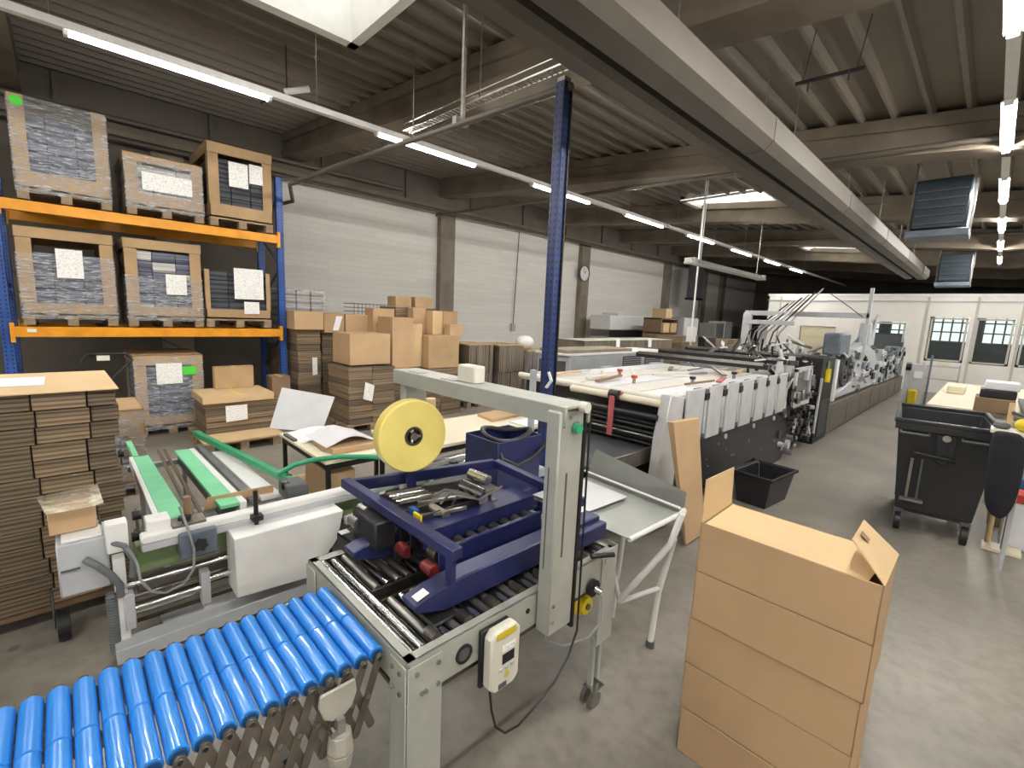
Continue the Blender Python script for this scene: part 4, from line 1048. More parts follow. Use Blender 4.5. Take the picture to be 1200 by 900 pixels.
# ================================================================== FOLDING FEEDER (left)
fd = thing('folding_feeder', 'light grey feeding table with two green belts left of the sealing machine', 'feeder', (-3.1, .8, 0))
q = MB(); q.box(-3.02, -2.9, .08, 1.95, .02, .10); q.box(-3.25, -3.02, .3, 1.95, .02, .05); q.build('base_channel', 'lgrey', fd, .004)
MB().box(-3.24, -2.91, .5, 1.9, .05, .056).build('base_plate', 'white', fd)
for y in (.10, 1.6): MB().box(-3.06, -2.99, y, y + .05, .02, .56).build('leg', 'white', fd, .004)
MB().box(-3.06, -2.99, .22, 1.95, .555, .60).build('main_beam', 'lgrey', fd, .006)
MB().box(-3.065, -2.985, .22, 1.95, .60, .645).build('beam_cover', 'white', fd, .008)
MB().box(-3.17, -3.09, .2, 1.9, .40, .56).build('green_beam', 'greenpaint', fd, .006)
MB().box(-3.20, -3.16, .2, 1.9, .25, .34).build('lower_beam', 'brownmetal', fd, .006)
for z, a, b in ((.262, .14, .50), (.30, .50, 1.05), (.40, .14, .7)): MB().cyl((-2.985, a, z), (-2.985, b, z), .018 if z < .35 else .012, 12).build('round_bar', 'chrome', fd)
for y in (.13, .47, .72): MB().box(-3.03, -2.96, y, y + .045, .16, .36).build('bar_clamp', 'lgrey', fd, .004)
for k in range(4): MB().cyl((-3.1 - .02 * k, .15, .12 + .04 * k), (-3.1 - .02 * k, .95, .12 + .04 * k), .012, 8).build('feed_rod', 'steel' if k % 2 else 'dirtysteel', fd)
MB().box(-3.07, -2.95, .38, .56, .47, .62).build('clamp_housing', 'bluebox', fd, .008)
def star_knob(c, ax, r, parent):
    q = MB(); c = Vector(c); ax = Vector(ax).normalized(); u = ax.orthogonal().normalized(); w = ax.cross(u)
    pts = []
    for k in range(24): rr_ = r * (1 + .18 * math.cos(6 * 2 * PI * k / 24)); pts.append(c + u * rr_ * math.cos(2 * PI * k / 24) + w * rr_ * math.sin(2 * PI * k / 24))
    vs = [p - ax * .01 for p in pts] + [p + ax * .01 for p in pts]
    q.add(vs, [tuple(range(24)), tuple(range(47, 23, -1))] + [(i, (i + 1) % 24, 24 + (i + 1) % 24, 24 + i) for i in range(24)])
    q.cyl(c - ax * .03, c, r * .45, 10)
    return q.build('star_knob', 'black', parent, .002)
star_knob((-2.93, .475, .545), (1, 0, .2), .032, fd); star_knob((-3.02, .42, .69), (0, 0, 1), .03, fd)
MB().box(-3.12, -3.0, .36, .52, .63, .66).build('knob_plate', 'steel', fd, .003)
MB().box(-3.16, -3.04, .25, .36, .58, .70).build('bearing_block', 'white', fd, .006)
MB().cyl((-3.05, .44, .66), (-3.05, .44, .80), .02, 10).build('felt_stop', 'carddark', fd)
q = MB().cyl((-2.97, .77, .46), (-2.97, .77, .78), .013, 10).build('sensor_post', 'black', fd)
MB().box(-2.99, -2.93, .74, .8, .60, .63).build('post_clamp', 'black', q)
# white cover box
cv = MB(); pol = [(.62, .20), (1.05, .17), (1.22, .38), (1.26, .565), (.62, .565)]
cv.prism(pol, 0, -3.04, -2.84); cv.build('white_cover', 'white', fd, .006, True, 2)
MB().box(-2.9, -2.86, 1.28, 1.4, .44, .5).build('cover_nozzle', 'lgrey', fd, .01)
# gearbox at the left end with wheel and conduit
MB().box(-3.22, -3.0, -.10, .09, .42, .695).build('gear_housing', 'lgrey', fd, .008)
MB().box(-3.21, -3.01, -.08, .07, .695, .71).build('housing_lid', 'white', fd, .004)
MB().box(-3.0, -2.985, -.09, -.02, .56, .565).build('housing_seam', 'dgrey', fd)
MB().box(-3.05, -2.97, .08, .17, .60, .76).build('end_bracket', 'white', fd, .006)
q = MB(); q.tube([(-3.16, -.08, .70), (-3.16, -.08, .75), (-3.16, .07, .75), (-3.16, .07, .70)], .008, 6); q.build('housing_handle', 'dgrey', fd)
hz = [(-2.99, -.0, .60), (-2.95, .04, .57), (-2.95, .09, .50), (-2.96, .12, .43), (-2.97, .12, .36)]
MB().tube(hz, .017, 10).build('conduit', 'hoseg', fd)
MB().tube([(-2.985, .1, .66), (-2.95, .15, .64), (-2.95, .18, .56), (-2.95, .17, .46)], .014, 8).build('conduit', 'hoseg', fd)
q = MB(); pts = []
z = .37
while z > .06: q.cyl((-3.0, .085, z), (-3.0, .085, z - .012), .026, 12); z -= .016
stuff(q.build('hose_rings', 'hoseg', fd)); MB().cyl((-3.0, .085, .38), (-3.0, .085, .05), .021, 12).build('corrugated_hose', 'hoseg', fd)
pts = [(-2.94, .16, .63), (-2.92, .19, .55), (-2.9, .2, .45), (-2.9, .24, .37), (-2.9, .3, .34), (-2.9, .38, .36), (-2.9, .43, .43), (-2.92, .44, .54), (-2.96, .42, .66), (-3.02, .40, .76)]
MB().tube(pts, .007, 8).build('loop_cable', 'greycable', fd)
q = MB().box(-3.40, -3.36, -.15, -.14, .08, .30).build('wheel_fork', 'dgrey', fd, .004)
MB().cyl((-3.38, -.135, .085), (-3.38, -.085, .085), .085, 24).build('castor_wheel', 'black', q)
# belts and side rails reaching back to the rack
def belt(x0, y0, w0, x1, y1, w1, z, m, th=.03, name='belt'):
    return MB().add([(x0, y0, z - th), (x0, y0 + w0, z - th), (x1, y1 + w1, z - th), (x1, y1, z - th), (x0, y0, z), (x0, y0 + w0, z), (x1, y1 + w1, z), (x1, y1, z)],
                    [(0, 3, 2, 1), (4, 5, 6, 7), (0, 1, 5, 4), (1, 2, 6, 5), (2, 3, 7, 6), (3, 0, 4, 7)]).build(name, m, fd, .003)
g = belt(-4.72, .34, .10, -3.25, .34, .12, .62, 'green', .025, 'green_belt'); g['label'] = 'left green belt'
belt(-4.74, .315, .025, -3.25, .31, .03, .62, 'white', .08, 'belt_rail'); belt(-4.7, .35, .07, -3.3, .35, .08, .585, 'dgrey', .06, 'belt_frame')
for yy in (.49, .535): MB().cyl((-4.95, yy + .04, .58), (-3.1, yy, .60), .012, 10).build('guide_rod', 'chrome', fd)
g = belt(-4.74, .62, .10, -3.25, .64, .11, .62, 'green', .025, 'green_belt'); g['label'] = 'middle green belt'
belt(-4.74, .72, .04, -3.25, .75, .04, .62, 'white', .08, 'belt_rail'); belt(-4.7, .63, .09, -3.3, .65, .09, .585, 'dgrey', .07, 'belt_frame')
belt(-4.9, .80, .05, -3.3, .82, .045, .60, 'hoseg', .03, 'grey_slide'); belt(-4.6, .86, .12, -3.3, .89, .13, .60, 'white', .03, 'white_slide')
g = MB().bar((-5.1, .84, .66), (-3.15, 1.12, .66), .05, .05).build('green_side_rail', 'greenplastic', fd, .004)
g = MB().bar((-5.3, .36, .60), (-4.75, .36, .60), .04, .04).build('green_stub', 'green', fd, .004)
for x, y in ((-4.75, .38), (-3.5, .38), (-4.75, .68), (-4.6, .9), (-3.45, 1.05)):
    MB().box(x - .015, x + .015, y - .015, y + .015, 0, .57).build('leg', 'lgrey', fd)
MB().box(-4.78, -4.72, .3, .95, .5, .54).build('cross_bar', 'lgrey', fd); MB().box(-3.5, -3.44, .3, 1.1, .5, .54).build('cross_bar', 'lgrey', fd)
for (x, y, z) in ((-4.95, .28, .6), (-3.4, .24, .62), (-3.25, .22, .55), (-3.4, 1.1, .66), (-3.2, 1.02, .68), (-3.2, 1.1, .62)):
    q = MB().cyl((x, y - .02, z), (x, y + .02, z), .028, 14).build('pulley', 'black', fd); MB().cyl((x, y, z - .1), (x, y, z + .04), .008, 8).build('pulley_pin', 'chrome', q)
MB().box(-3.3, -3.12, 1.0, 1.14, .60, .70).build('sensor_head', 'dgrey', fd, .008)
t = MB().sheet((-3.42, .58, .55), (-3.36, .98, .55), (-3.33, .98, .66), (-3.40, .60, .64), .006).build('folded_blank', 'card'); tag(t, 'brown folded blank caught at the front end of the green belts', 'cardboard')
t = MB().box(-3.3, -3.10, -.12, .06, .715, .84).build('small_carton', 'card', None, .004)
tag(t, 'small brown carton on the grey gearbox at the left end of the feeder', 'carton')
t = MB().sheet((-3.35, -.16, .845), (-3.04, -.12, .85), (-3.04, .09, .85), (-3.34, .08, .87), .003).build('plastic_film', 'filmcream'); tag(t, 'clear film lying over the small carton on the gearbox', 'film')
t = MB().tube([(-3.4, 1.02, .70), (-3.42, 1.15, .745), (-3.38, 1.28, .77), (-3.3, 1.45, .78), (-3.22, 1.62, .77), (-3.1, 1.76, .76), (-2.98, 1.82, .72)], .018, 10).build('green_hose', 'greenplastic'); tag(t, 'thick green hose arching in front of the small paper table', 'hose')
# back part of the feeder right of the tape roll
fx = thing('folding_unit', 'cluttered pale green and steel folding unit behind the tape roll', 'machine', (-2.6, 1.9, 0))
MB().box(-2.82, -2.36, 1.66, 2.72, .62, .70).build('unit_bed', 'lgrey', fx, .01)
MB().box(-2.8, -2.42, 1.7, 2.6, 0, .62).build('unit_base', 'dgrey', fx, .01)
rnd = random.Random(4)
for k in range(26):
    x = rnd.uniform(-2.76, -2.4); y = rnd.uniform(1.74, 2.65); h = rnd.uniform(.03, .12)
    m = rnd.choice(['greenpaint', 'lgrey', 'white', 'steel', 'blackmetal', 'greenpaint', 'chrome'])
    if k % 3: MB().box(x - rnd.uniform(.02, .05), x + .03, y - rnd.uniform(.02, .09), y + .03, .70, .70 + h).build('machine_block', m, fx, .004)
    else: MB().cyl((x, y, .70), (x, y, .72 + h), rnd.uniform(.01, .03), 12).build('machine_post', m, fx)
for k in range(7):
    x = -2.80 + k * .06; MB().cyl((x, 1.7, .80), (x + .03, 2.6, .82), .009, 8).build('machine_rod', 'chrome' if k % 2 else 'steel', fx)
MB().bar((-2.7, 1.35, .62), (-2.4, 1.75, .70), .12, .05).build('green_arm', 'greenpaint', fx, .006)
for k in range(3): star_knob((-2.5 + .07 * k, 1.9 + .08 * k, .86), (0, 0, 1), .028, fx)

# ================================================================== SMALL TABLES
def table(label, x0, x1, y0, y1, z, th, m, legm='black', lw=.03):
    t = thing('work_table', label, 'table', ((x0 + x1) / 2, (y0 + y1) / 2, 0))
    MB().box(x0, x1, y0, y1, z - th, z).build('tabletop', m, t, .004)
    for x in (x0 + .02, x1 - .02 - lw):
        for y in (y0 + .02, y1 - .02 - lw): MB().box(x, x + lw, y, y + lw, 0, z - th).build('leg', legm, t)
    MB().box(x0 + .03, x1 - .03, y0 + .02, y0 + .04, z - th - .05, z - th).build('apron', legm, t); MB().box(x1 - .045, x1 - .025, y0 + .03, y1 - .03, z - th - .05, z - th).build('apron', legm, t)
    return t
pt = table('small black-legged table with papers beside the green hose', -4.35, -3.33, 1.34, 1.86, .75, .025, 'tabletop')
MB().box(-4.3, -3.4, 1.38, 1.8, .33, .345).build('lower_shelf', 'cardlight', pt)
tag(MB().box(-3.9, -3.42, 1.40, 1.62, .346, .62).build('carton_under_table', 'card', None, .004), 'brown carton on the shelf under the small paper table', 'carton')
tag(MB().box(-3.85, -3.45, 1.45, 1.8, .751, .80).build('flat_carton', 'card', None, .004), 'brown flat carton under the curled paper on the small table', 'carton')
def curl(name, x0, x1, y0, y1, z, amp, m, label, cat='paper', rz=0):
    q = MB(); n = 12; vs = []
    for i in range(n + 1):
        u = i / n
        for x in (x0, x1): vs.append((x, y0 + (y1 - y0) * u, z + amp * math.sin(u * PI) ** 1.5))
    for i in range(n + 1):
        u = i / n
        for x in (x0, x1): vs.append((x, y0 + (y1 - y0) * u, z + .002 + amp * math.sin(u * PI) ** 1.5))
    k = 2 * (n + 1); fs = []
    for i in range(n): a = 2 * i; fs += [(a, a + 1, a + 3, a + 2), (k + a, k + a + 2, k + a + 3, k + a + 1)]
    return tag(q.add(vs, fs).build(name, m), label, cat)
curl('curled_paper', -3.95, -3.5, 1.42, 1.84, .805, .06, 'whiteboard', 'grey-white curled sheet over the flat carton on the small table')
curl('printed_sheets', -4.3, -3.9, 1.38, 1.85, .752, .03, 'paper', 'loose white printed sheets on the left of the small table')
tag(MB().box(-4.25, -4.0, 1.345, 1.375, .7505, .77).build('dark_folder', 'dgrey'), 'dark folder under the curled sheet on the small table', 'folder')
wb = MB().sheet((-4.62, 1.34, .74), (-4.50, 1.78, .66), (-4.62, 1.97, .98), (-4.74, 1.50, 1.10), .004).build('white_board_sheet', 'whiteboard')
tag(wb, 'large tilted grey-white board standing behind the small paper table', 'board')
tt = table('long cream-topped table behind the tape roll', -3.9, -3.12, 2.0, 3.98, .78, .03, 'tabletop')
tag(MB().sheet((-3.8, 3.2, .782), (-3.5, 3.15, .782), (-3.55, 3.65, .782), (-3.86, 3.7, .782), .03).build('cardboard_sheets', 'card', None), 'short pile of brown cardboard sheets on the long cream table', 'cardboard')
tag(MB().sheet((-3.40, 3.3, .782), (-3.16, 3.3, .782), (-3.16, 3.9, .782), (-3.4, 3.9, .782), .01).build('white_sheets', 'whitepaper'), 'white sheets at the far end of the long cream table', 'paper')
tag(MB().cyl((-3.45, 2.35, .782), (-3.45, 2.35, 1.12), .045, 20).build('paper_roll', 'cardlight'), 'upright beige paper tube on the long cream table right of the tape roll', 'tube')
flats('stack of folded cartons carrying the wide brown carton', -6.88, .6, 4.46, 5.35, 0, .87, 8, 2, 'edges')

# ================================================================== BLUE POST
PX, PY = -2.45, 2.79
bp_ = thing('blue_post', 'tall dark blue perforated post holding the cross pipe', 'post', (PX, PY, 0))
MB().box(PX - .045, PX + .045, PY - .045, PY + .045, 0, 3.60).build('post', 'postblue', bp_, .006)
h = MB(); z = .8
while z < 3.56:
    for dy in (-.022, .022):
        h.box(PX + .0445, PX + .0465, PY + dy - .008, PY + dy + .008, z, z + .024)
        h.box(PX + dy - .008, PX + dy + .008, PY - .0465, PY - .0445, z, z + .024)
    z += .05
stuff(h.build('slot_holes', 'black', bp_))
MB().box(PX - .07, PX + .07, PY - .07, PY + .07, 0, .01).build('foot_plate', 'postblue', bp_)
MB().box(PX + .048, PX + .06, PY + .02, PY + .034, 1.0, 3.58).build('cable_strip', 'cable', bp_)
MB().box(PX - .035, PX + .035, PY - .035, PY + .035, 3.6, 3.63).build('top_clamp', 'galv', bp_)
MB().tube([(PX + .05, PY - .05, 1.46), (PX + .09, PY - .06, 1.40), (PX + .05, PY - .07, 1.34)], .013, 8).build('hook', 'white', bp_)
MB().box(PX - .2, PX - .16, PY, PY + .04, 0, 1.45).build('side_bracket', 'lgrey', bp_)

# ================================================================== FRONT CARTON STACK
GC = 'open cartons stacked in the right foreground'
cx0, cx1, cy0, cy1 = -.743, -.140, 1.853, 2.17
ch = .2165
where = ['bottom', 'second from the bottom', 'middle', 'second from the top', 'top']
for i in range(5):
    off = [(.004, .0), (-.004, .006), (-.004, .006), (.003, 0), (.003, 0)][i]
    z0 = ch * i; z1 = z0 + ch - .0012; e = .005
    t = thing('long_carton', 'long tan carton, %s of the foreground stack of five' % where[i] if i < 4 else 'topmost long tan carton with raised flaps in the foreground stack', 'carton', ((cx0 + cx1) / 2, (cy0 + cy1) / 2, z0), GC)
    a, b, c_, d = cx0 + off[0], cx1 + off[0], cy0 + off[1], cy1 + off[1]
    q = MB(); q.box(a, b, c_, d, z0, z0 + e)
    q.box(a, b, c_, c_ + e, z0, z1); q.box(a, b, d - e, d, z0, z1); q.box(a, a + e, c_, d, z0, z1); q.box(b - e, b, c_, d, z0, z1)
    q.build('box_body', 'card', t, .002)
    if i < 4:
        for s in (0, 1):
            m_ = (c_ + d) / 2
            MB().box(a + .001, b - .001, c_ + .001 if s == 0 else m_ + .001, m_ - .001 if s == 0 else d - .001, z1 - .006, z1 - .001).build('top_flap', 'card', t)
    else:
        # long back flap folded down over the opening, end flaps standing
        f = MB().sheet((a + .01, d - .004, z1 - .002), (b - .02, d - .004, z1 - .002), (b - .06, c_ + .012, z1 - .05), (a + .01, c_ + .012, z1 - .008), .004).build('long_flap', 'cardinner', t)
        MB().sheet((a, c_ + .004, z1), (a, d - .004, z1), (a - .004, d - .012, z1 + .175), (a - .004, c_ + .012, z1 + .18), .004).build('end_flap', 'cardlight', t)
        f = MB().sheet((b, c_ + .004, z1), (b, d + .0, z1), (b - .115, d - .02, z1 + .10), (b - .115, c_ + .10, z1 + .085), .004).build('end_flap', 'cardlight', t)
        p0 = Vector((b, c_, z1)).lerp(Vector((b - .115, c_ + .1, z1 + .085)), .5)
        MB().sheet((b - .075, c_ + .15, z1 + .072), (b - .075, c_ + .185, z1 + .073), (b - .10, c_ + .19, z1 + .095), (b - .10, c_ + .155, z1 + .094), .0012).build('printed_mark', 'carddark', t)
# slab of cardboard leaning upright behind
t = MB().add([(-1.60, 3.70, .02), (-1.58, 3.70, .02), (-1.58, 4.06, .02), (-1.60, 4.06, .02), (-1.67, 3.33, 1.13), (-1.62, 3.33, 1.13), (-1.62, 3.78, 1.11), (-1.67, 3.78, 1.11)],
             [(0, 3, 2, 1), (4, 5, 6, 7), (0, 1, 5, 4), (1, 2, 6, 5), (2, 3, 7, 6), (3, 0, 4, 7)]).build('cardboard_slab', 'card', None, .003)
tag(t, 'upright brown cardboard panel leaning against the near end of the big machine', 'cardboard')

# ================================================================== TRAY TROLLEY
tt = thing('tray_trolley', 'white tubular stand with a grey sloping catch tray beside the gantry', 'trolley', (-1.6, 2.4, 0))
MB().sheet((-1.93, 2.09, .74), (-1.17, 2.04, .77), (-1.12, 2.56, .775), (-1.93, 2.70, .74), .006).build('tray', 'mgrey', tt)
MB().sheet((-1.92, 2.1, .76), (-1.5, 2.06, .785), (-1.47, 2.5, .79), (-1.92, 2.6, .76), .002).build('plastic_sheet', 'whiteboard', tt)
MB().sheet((-1.93, 2.70, .75), (-1.13, 2.56, .78), (-1.14, 2.60, .90), (-1.93, 2.78, .94), .005).build('back_board', 'traygrey', tt)
MB().tube([(-1.93, 2.66, .80), (-1.14, 2.53, .82)], .008, 8).build('rail', 'white', tt)
MB().tube([(-1.17, 2.04, .77), (-1.12, 2.54, .80)], .014, 8).build('tray_edge', 'white', tt)
MB().tube([(-1.05, 2.36, .86), (-1.07, 2.3, .70), (-1.29, 2.2, .30)], .018, 10).build('leg', 'white', tt)
MB().tube([(-1.07, 2.34, .72), (-1.15, 2.38, .35), (-1.16, 2.36, .03)], .018, 10).build('leg', 'white', tt)
MB().tube([(-1.29, 2.2, .29), (-1.14, 2.37, .38)], .014, 8).build('cross_tube', 'white', tt)
MB().tube([(-1.29, 2.2, .29), (-1.5, 2.45, .30)], .014, 8).build('cross_tube', 'white', tt)
MB().tube([(-1.45, 2.4, .02), (-1.42, 2.42, .74)], .014, 8).build('leg', 'white', tt)
MB().tube([(-1.88, 2.5, .02), (-1.88, 2.5, .74)], .014, 8).build('leg', 'white', tt)
MB().tube([(-1.05, 2.36, .86), (-1.13, 2.56, .80)], .018, 8).build('corner_tube', 'white', tt)
MB().cyl((-1.16, 2.36, 0), (-1.16, 2.36, .04), .026, 12).build('foot', 'dgrey', tt)

# ================================================================== BIG FOLDER-GLUER
gl = thing('folder_gluer', 'long grey and black folding machine running down the hall', 'machine', (-2.9, 8.0, 0))
# delivery bed at the near end
MB().box(-3.0, -2.06, 2.95, 3.95, .66, .72).build('delivery_bed', 'dgrey', gl, .004)
for x in (-2.06, -3.02): MB().box(x, x + .03, 2.9, 4.1, .62, .76).build('bed_rail', 'steel', gl, .004)
for z in (.5, .36, .2): MB().cyl((-3.0, 3.1 + z, z), (-2.0, 3.1 + z, z), .035, 12).build('lower_roller', 'blackmetal', gl)
for x in (-2.95, -2.12):
    MB().box(x - .03, x + .03, 3.05, 3.11, 0, .66).build('bed_leg', 'blackmetal', gl)
# hood at the near end: rollers and dark shelves
MB().cyl((-2.98, 3.78, 1.17), (-1.96, 3.78, 1.17), .035, 18).build('infeed_roller', 'tabletop', gl)
MB().cyl((-2.98, 3.72, 1.05), (-1.96, 3.72, 1.05), .028, 16).build('infeed_roller', 'blackmetal', gl)
for k, z in enumerate((.98, .88, .80)):
    MB().box(-2.96, -1.97, 3.72 + .05 * k, 4.6, z, z + .02).build('hood_shelf', 'blackmetal' if k != 1 else 'dgrey', gl)
    MB().cyl((-2.96, 3.73 + .05 * k, z - .03), (-1.97, 3.73 + .05 * k, z - .03), .016, 10).build('shelf_roller', 'steel' if k == 1 else 'blackmetal', gl)
MB().box(-2.96, -1.97, 4.0, 4.05, .6, 1.15).build('hood_back', 'black', gl)
MB().box(-2.46, -2.40, 3.69, 3.705, .80, 1.18).build('pull_strap', 'pink', gl, .004)
MB().cyl((-2.48, 3.74, 1.19), (-2.38, 3.74, 1.19), .045, 14).build('strap_wheel', 'black', gl)
MB().box(-2.5, -2.36, 3.74, 3.78, 1.19, 1.22).build('strap_clamp', 'pink', gl)
# side cheeks: near leg and ribbed panels along the aisle side
q = MB(); q.prism([(3.66, .42), (3.62, .05), (3.9, .02), (3.98, .4), (4.05, 1.22), (3.78, 1.26), (3.70, .9)], 0, -1.98, -1.88); q.build('end_cheek', 'panelgrey', gl, .008)
MB().prism([(3.60, .38), (3.60, .04), (3.84, .04), (3.84, .42), (3.72, .52)], 0, -2.06, -1.985).build('cheek_motor', 'dgrey', gl, .01)
for (a, b) in ((4.12, 4.48), (4.60, 4.92), (5.04, 5.36), (5.48, 5.82), (5.94, 6.25), (6.37, 6.66), (6.78, 7.1)):
    MB().box(-1.912, -1.885, a, b, .74, 1.27).build('ribbed_panel', 'panelgrey', gl, .006)
    MB().box(-2.0, -1.9, b - .01, b + .13, .74, 1.25).build('panel_recess', 'dgrey', gl)
    q = MB().box(-1.906, -1.885, b + .03, b + .085, .80, 1.14).build('slot_lever', 'lgrey', gl, .012)
    MB().box(-1.906, -1.875, b + .01, b + .105, 1.15, 1.22).build('lever_knob', 'black', q, .005)
MB().prism([(4.0, .24), (4.1, .20), (5.6, .22), (6.2, .24), (6.35, .0), (7.3, .0), (7.45, .12), (7.5, .76), (4.0, .76)], 0, -1.96, -1.90).build('black_side_plate', 'blackmetal', gl, .004)
for y, z in ((4.4, .68), (5.15, .68), (6.0, .68), (6.75, .68), (7.25, .66)):
    q = MB().cyl((-1.90, y, z), (-1.885, y, z), .028, 16).build('round_cap', 'lgrey', gl)
for y, z in ((4.25, .36), (4.7, .5), (5.4, .42), (5.9, .5), (6.4, .3), (6.9, .35), (7.2, .2)): MB().cyl((-1.90, y, z), (-1.893, y, z), .012, 10).build('bolt', 'steel', gl)
MB().box(-3.9, -1.97, 4.05, 7.5, .70, 1.14).build('machine_body', 'blackmetal', gl)
MB().box(-3.8, -2.1, 4.2, 7.3, .0, .7).build('under_frame', 'black', gl)
for y in (4.2, 5.6, 7.0): MB().box(-3.95, -3.88, y, y + .3, 0, 1.2).build('far_cheek', 'panelgrey', gl)
# top: cream boards, rods and belts
for k in range(5):
    x = -3.85 + k * .37
    MB().box(x, x + .34, 3.9, 7.3, 1.15, 1.19).build('top_board', 'topboard' if k % 2 else 'whiteboard', gl, .004)
MB().cyl((-3.85, 3.88, 1.2), (-2.0, 3.88, 1.2), .03, 14).build('top_roller', 'offwhite', gl)
rnd = random.Random(11)
for k in range(16):
    y = rnd.uniform(4.4, 7.2); x = rnd.uniform(-3.7, -2.2); a = rnd.uniform(-.5, .5); L_ = rnd.uniform(.2, .5)
    MB().bar((x - L_ * math.sin(a), y - L_ * .6, 1.21), (x + L_ * math.sin(a), y + L_ * .6, 1.215 + rnd.uniform(0, .04)), rnd.uniform(.02, .07), .02).build('guide_strip', rnd.choice(['cardlight', 'offwhite', 'pink', 'carddark', 'steel', 'offwhite']), gl)
for (x, y) in ((-2.75, 4.6), (-2.35, 5.2), (-3.2, 5.0), (-2.3, 6.3)):
    q = MB().cyl((x, y, 1.19), (x, y, 1.25), .02, 10).build('knob_stem', 'steel', gl); MB().cyl((x, y, 1.25), (x, y, 1.28), .035, 12).build('knob', 'redorange' if x < -2.5 else 'black', q)
# section two: levers, guard window, mechanism
for (yb, zb) in ((6.6, 1.32), (7.3, 1.36), (8.3, 1.38)):
    MB().box(-3.95, -2.0, yb, yb + .09, zb, zb + .07).build('cross_bar', 'blackmetal', gl); MB().box(-3.9, -2.05, yb - .03, yb, zb + .05, zb + .09).build('cross_rail', 'chrome', gl)
for (y, m) in ((7.25, 'panelgrey'), (7.75, 'panelgrey')):
    q = MB(); q.prism([(y, 1.15), (y + .16, 1.15), (y + .12, 1.46), (y + .06, 1.46)], 0, -2.1, -2.02); q.build('pivot_bracket', m, gl, .006)
for k in range(20):
    y = rnd.uniform(6.9, 8.5); z = rnd.uniform(.15, 1.35); r = rnd.uniform(.025, .07); m = rnd.choice(['steel', 'black', 'lgrey', 'chrome', 'dirtysteel', 'panelgrey', 'blackmetal'])
    if k % 2: MB().cyl((-2.0, y, z), (-1.86, y, z), r, 14).build('gear_wheel', m, gl)
    else: MB().box(-2.0, -1.87, y, y + r * 2, z, z + r * 2.6).build('mechanism_block', m, gl, .006)
MB().box(-3.9, -2.0, 7.5, 8.6, .1, 1.15).build('drive_body', 'blackmetal', gl)
q = MB()
for r in ((7.55, 7.61, .76, 1.3), (8.34, 8.40, .76, 1.3), (7.55, 8.4, 1.25, 1.31), (7.55, 8.4, .72, .78)): q.box(-1.93, -1.89, *r)
gw = q.build('guard_frame', 'panelgrey', gl, .004)
MB().box(-1.92, -1.91, 7.6, 8.36, .77, 1.26).build('guard_pane', 'darkglass', gw)
# tall black cabinet with amber bottle
MB().box(-2.3, -1.84, 8.72, 9.55, .0, 1.42).build('black_cabinet', 'black', gl, .01)
MB().cyl((-1.82, 9.0, 1.02), (-1.82, 9.0, 1.24), .05, 16).build('oil_bottle', 'yellow', gl)['label'] = 'amber oil bottle'
MB().cyl((-1.82, 9.0, 1.24), (-1.82, 9.0, 1.36), .02, 12).build('bottle_neck', 'greenpaint', gl)
MB().box(-1.84, -1.825, 8.85, 9.35, .1, .72).build('cabinet_door', 'blackmetal', gl, .005)
MB().cyl((-1.83, 8.66, .2), (-1.83, 8.72, 1.1), .02, 10).build('standing_rod', 'lgrey', gl)
# section three and beyond: brown base, grey modules
MB().prism([(9.7, 0.02), (19.2, .02), (19.2, .5), (9.7, .56)], 0, -3.9, -1.86).build('long_base', 'brownmetal', gl, .01)
for k in range(7):
    y = 9.85 + k * 1.3
    MB().box(-1.862, -1.852, y, y + 1.15, .10, .47).build('base_panel', 'brownmetal', gl, .004)
MB().box(-3.8, -1.95, 9.8, 19.0, .5, 1.0).build('upper_body', 'dgrey', gl)
MB().box(-2.0, -1.86, 9.85, 10.0, .6, 1.35).build('module_post', 'white', gl, .006)
MB().prism([(10.2, .62), (14.3, .6), (14.3, 1.0), (13.6, 1.42), (12.2, 1.62), (11.6, 1.5), (11.4, .85), (10.2, .72)], 0, -2.1, -1.88).build('cover_panel', 'lgrey', gl, .02)
MB().cyl((-2.0, 10.9, 1.12), (-1.9, 10.9, 1.12), .34, 28).build('dark_wheel', 'dgrey', gl)
for k in range(10):
    a = k * .63; MB().cyl((-1.93, 10.9 + .22 * math.cos(a), 1.12 + .22 * math.sin(a)), (-1.87, 10.9 + .22 * math.cos(a), 1.12 + .22 * math.sin(a)), .04, 10).build('wheel_roller', 'steel' if k % 2 else 'black', gl)
MB().box(-1.885, -1.87, 12.5, 13.3, .95, 1.03).build('panel_label', 'white', gl); MB().box(-1.885, -1.87, 12.6, 13.2, .84, .88).build('panel_slot', 'black', gl)
MB().box(-2.15, -1.88, 9.95, 10.75, 1.42, 1.82).build('control_cover', 'bluebox', gl, .03)
MB().bar((-2.2, 9.9, 1.0), (-2.2, 9.9, 1.45), .08, .08).build('cover_stem', 'dgrey', gl)
for k in range(9):
    y = 14.5 + k * .5; h = rnd.uniform(.9, 1.45)
    MB().box(-2.2, -1.88, y, y + .42, .55, h).build('far_module', rnd.choice(['lgrey', 'panelgrey', 'mgrey', 'bluebox']), gl, .02)
    MB().cyl((-1.88, y + .2, h - .2), (-1.84, y + .2, h - .2), .07, 14).build('hand_wheel', 'black', gl)
for k in range(30):
    y = rnd.uniform(10, 19); x = rnd.uniform(-3.6, -2.1); h = rnd.uniform(.1, .5)
    if k % 2: MB().bar((x, y, 1.0), (x + rnd.uniform(-.2, .2), y + rnd.uniform(-.3, .3), 1.0 + h), .05, .05).build('upper_arm', rnd.choice(['lgrey', 'steel', 'dgrey', 'white']), gl)
    else: MB().cyl((x, y, 1.0 + h * .7), (x + .3, y, 1.0 + h * .7), .05, 10).build('upper_roller', rnd.choice(['steel', 'lgrey', 'black']), gl)
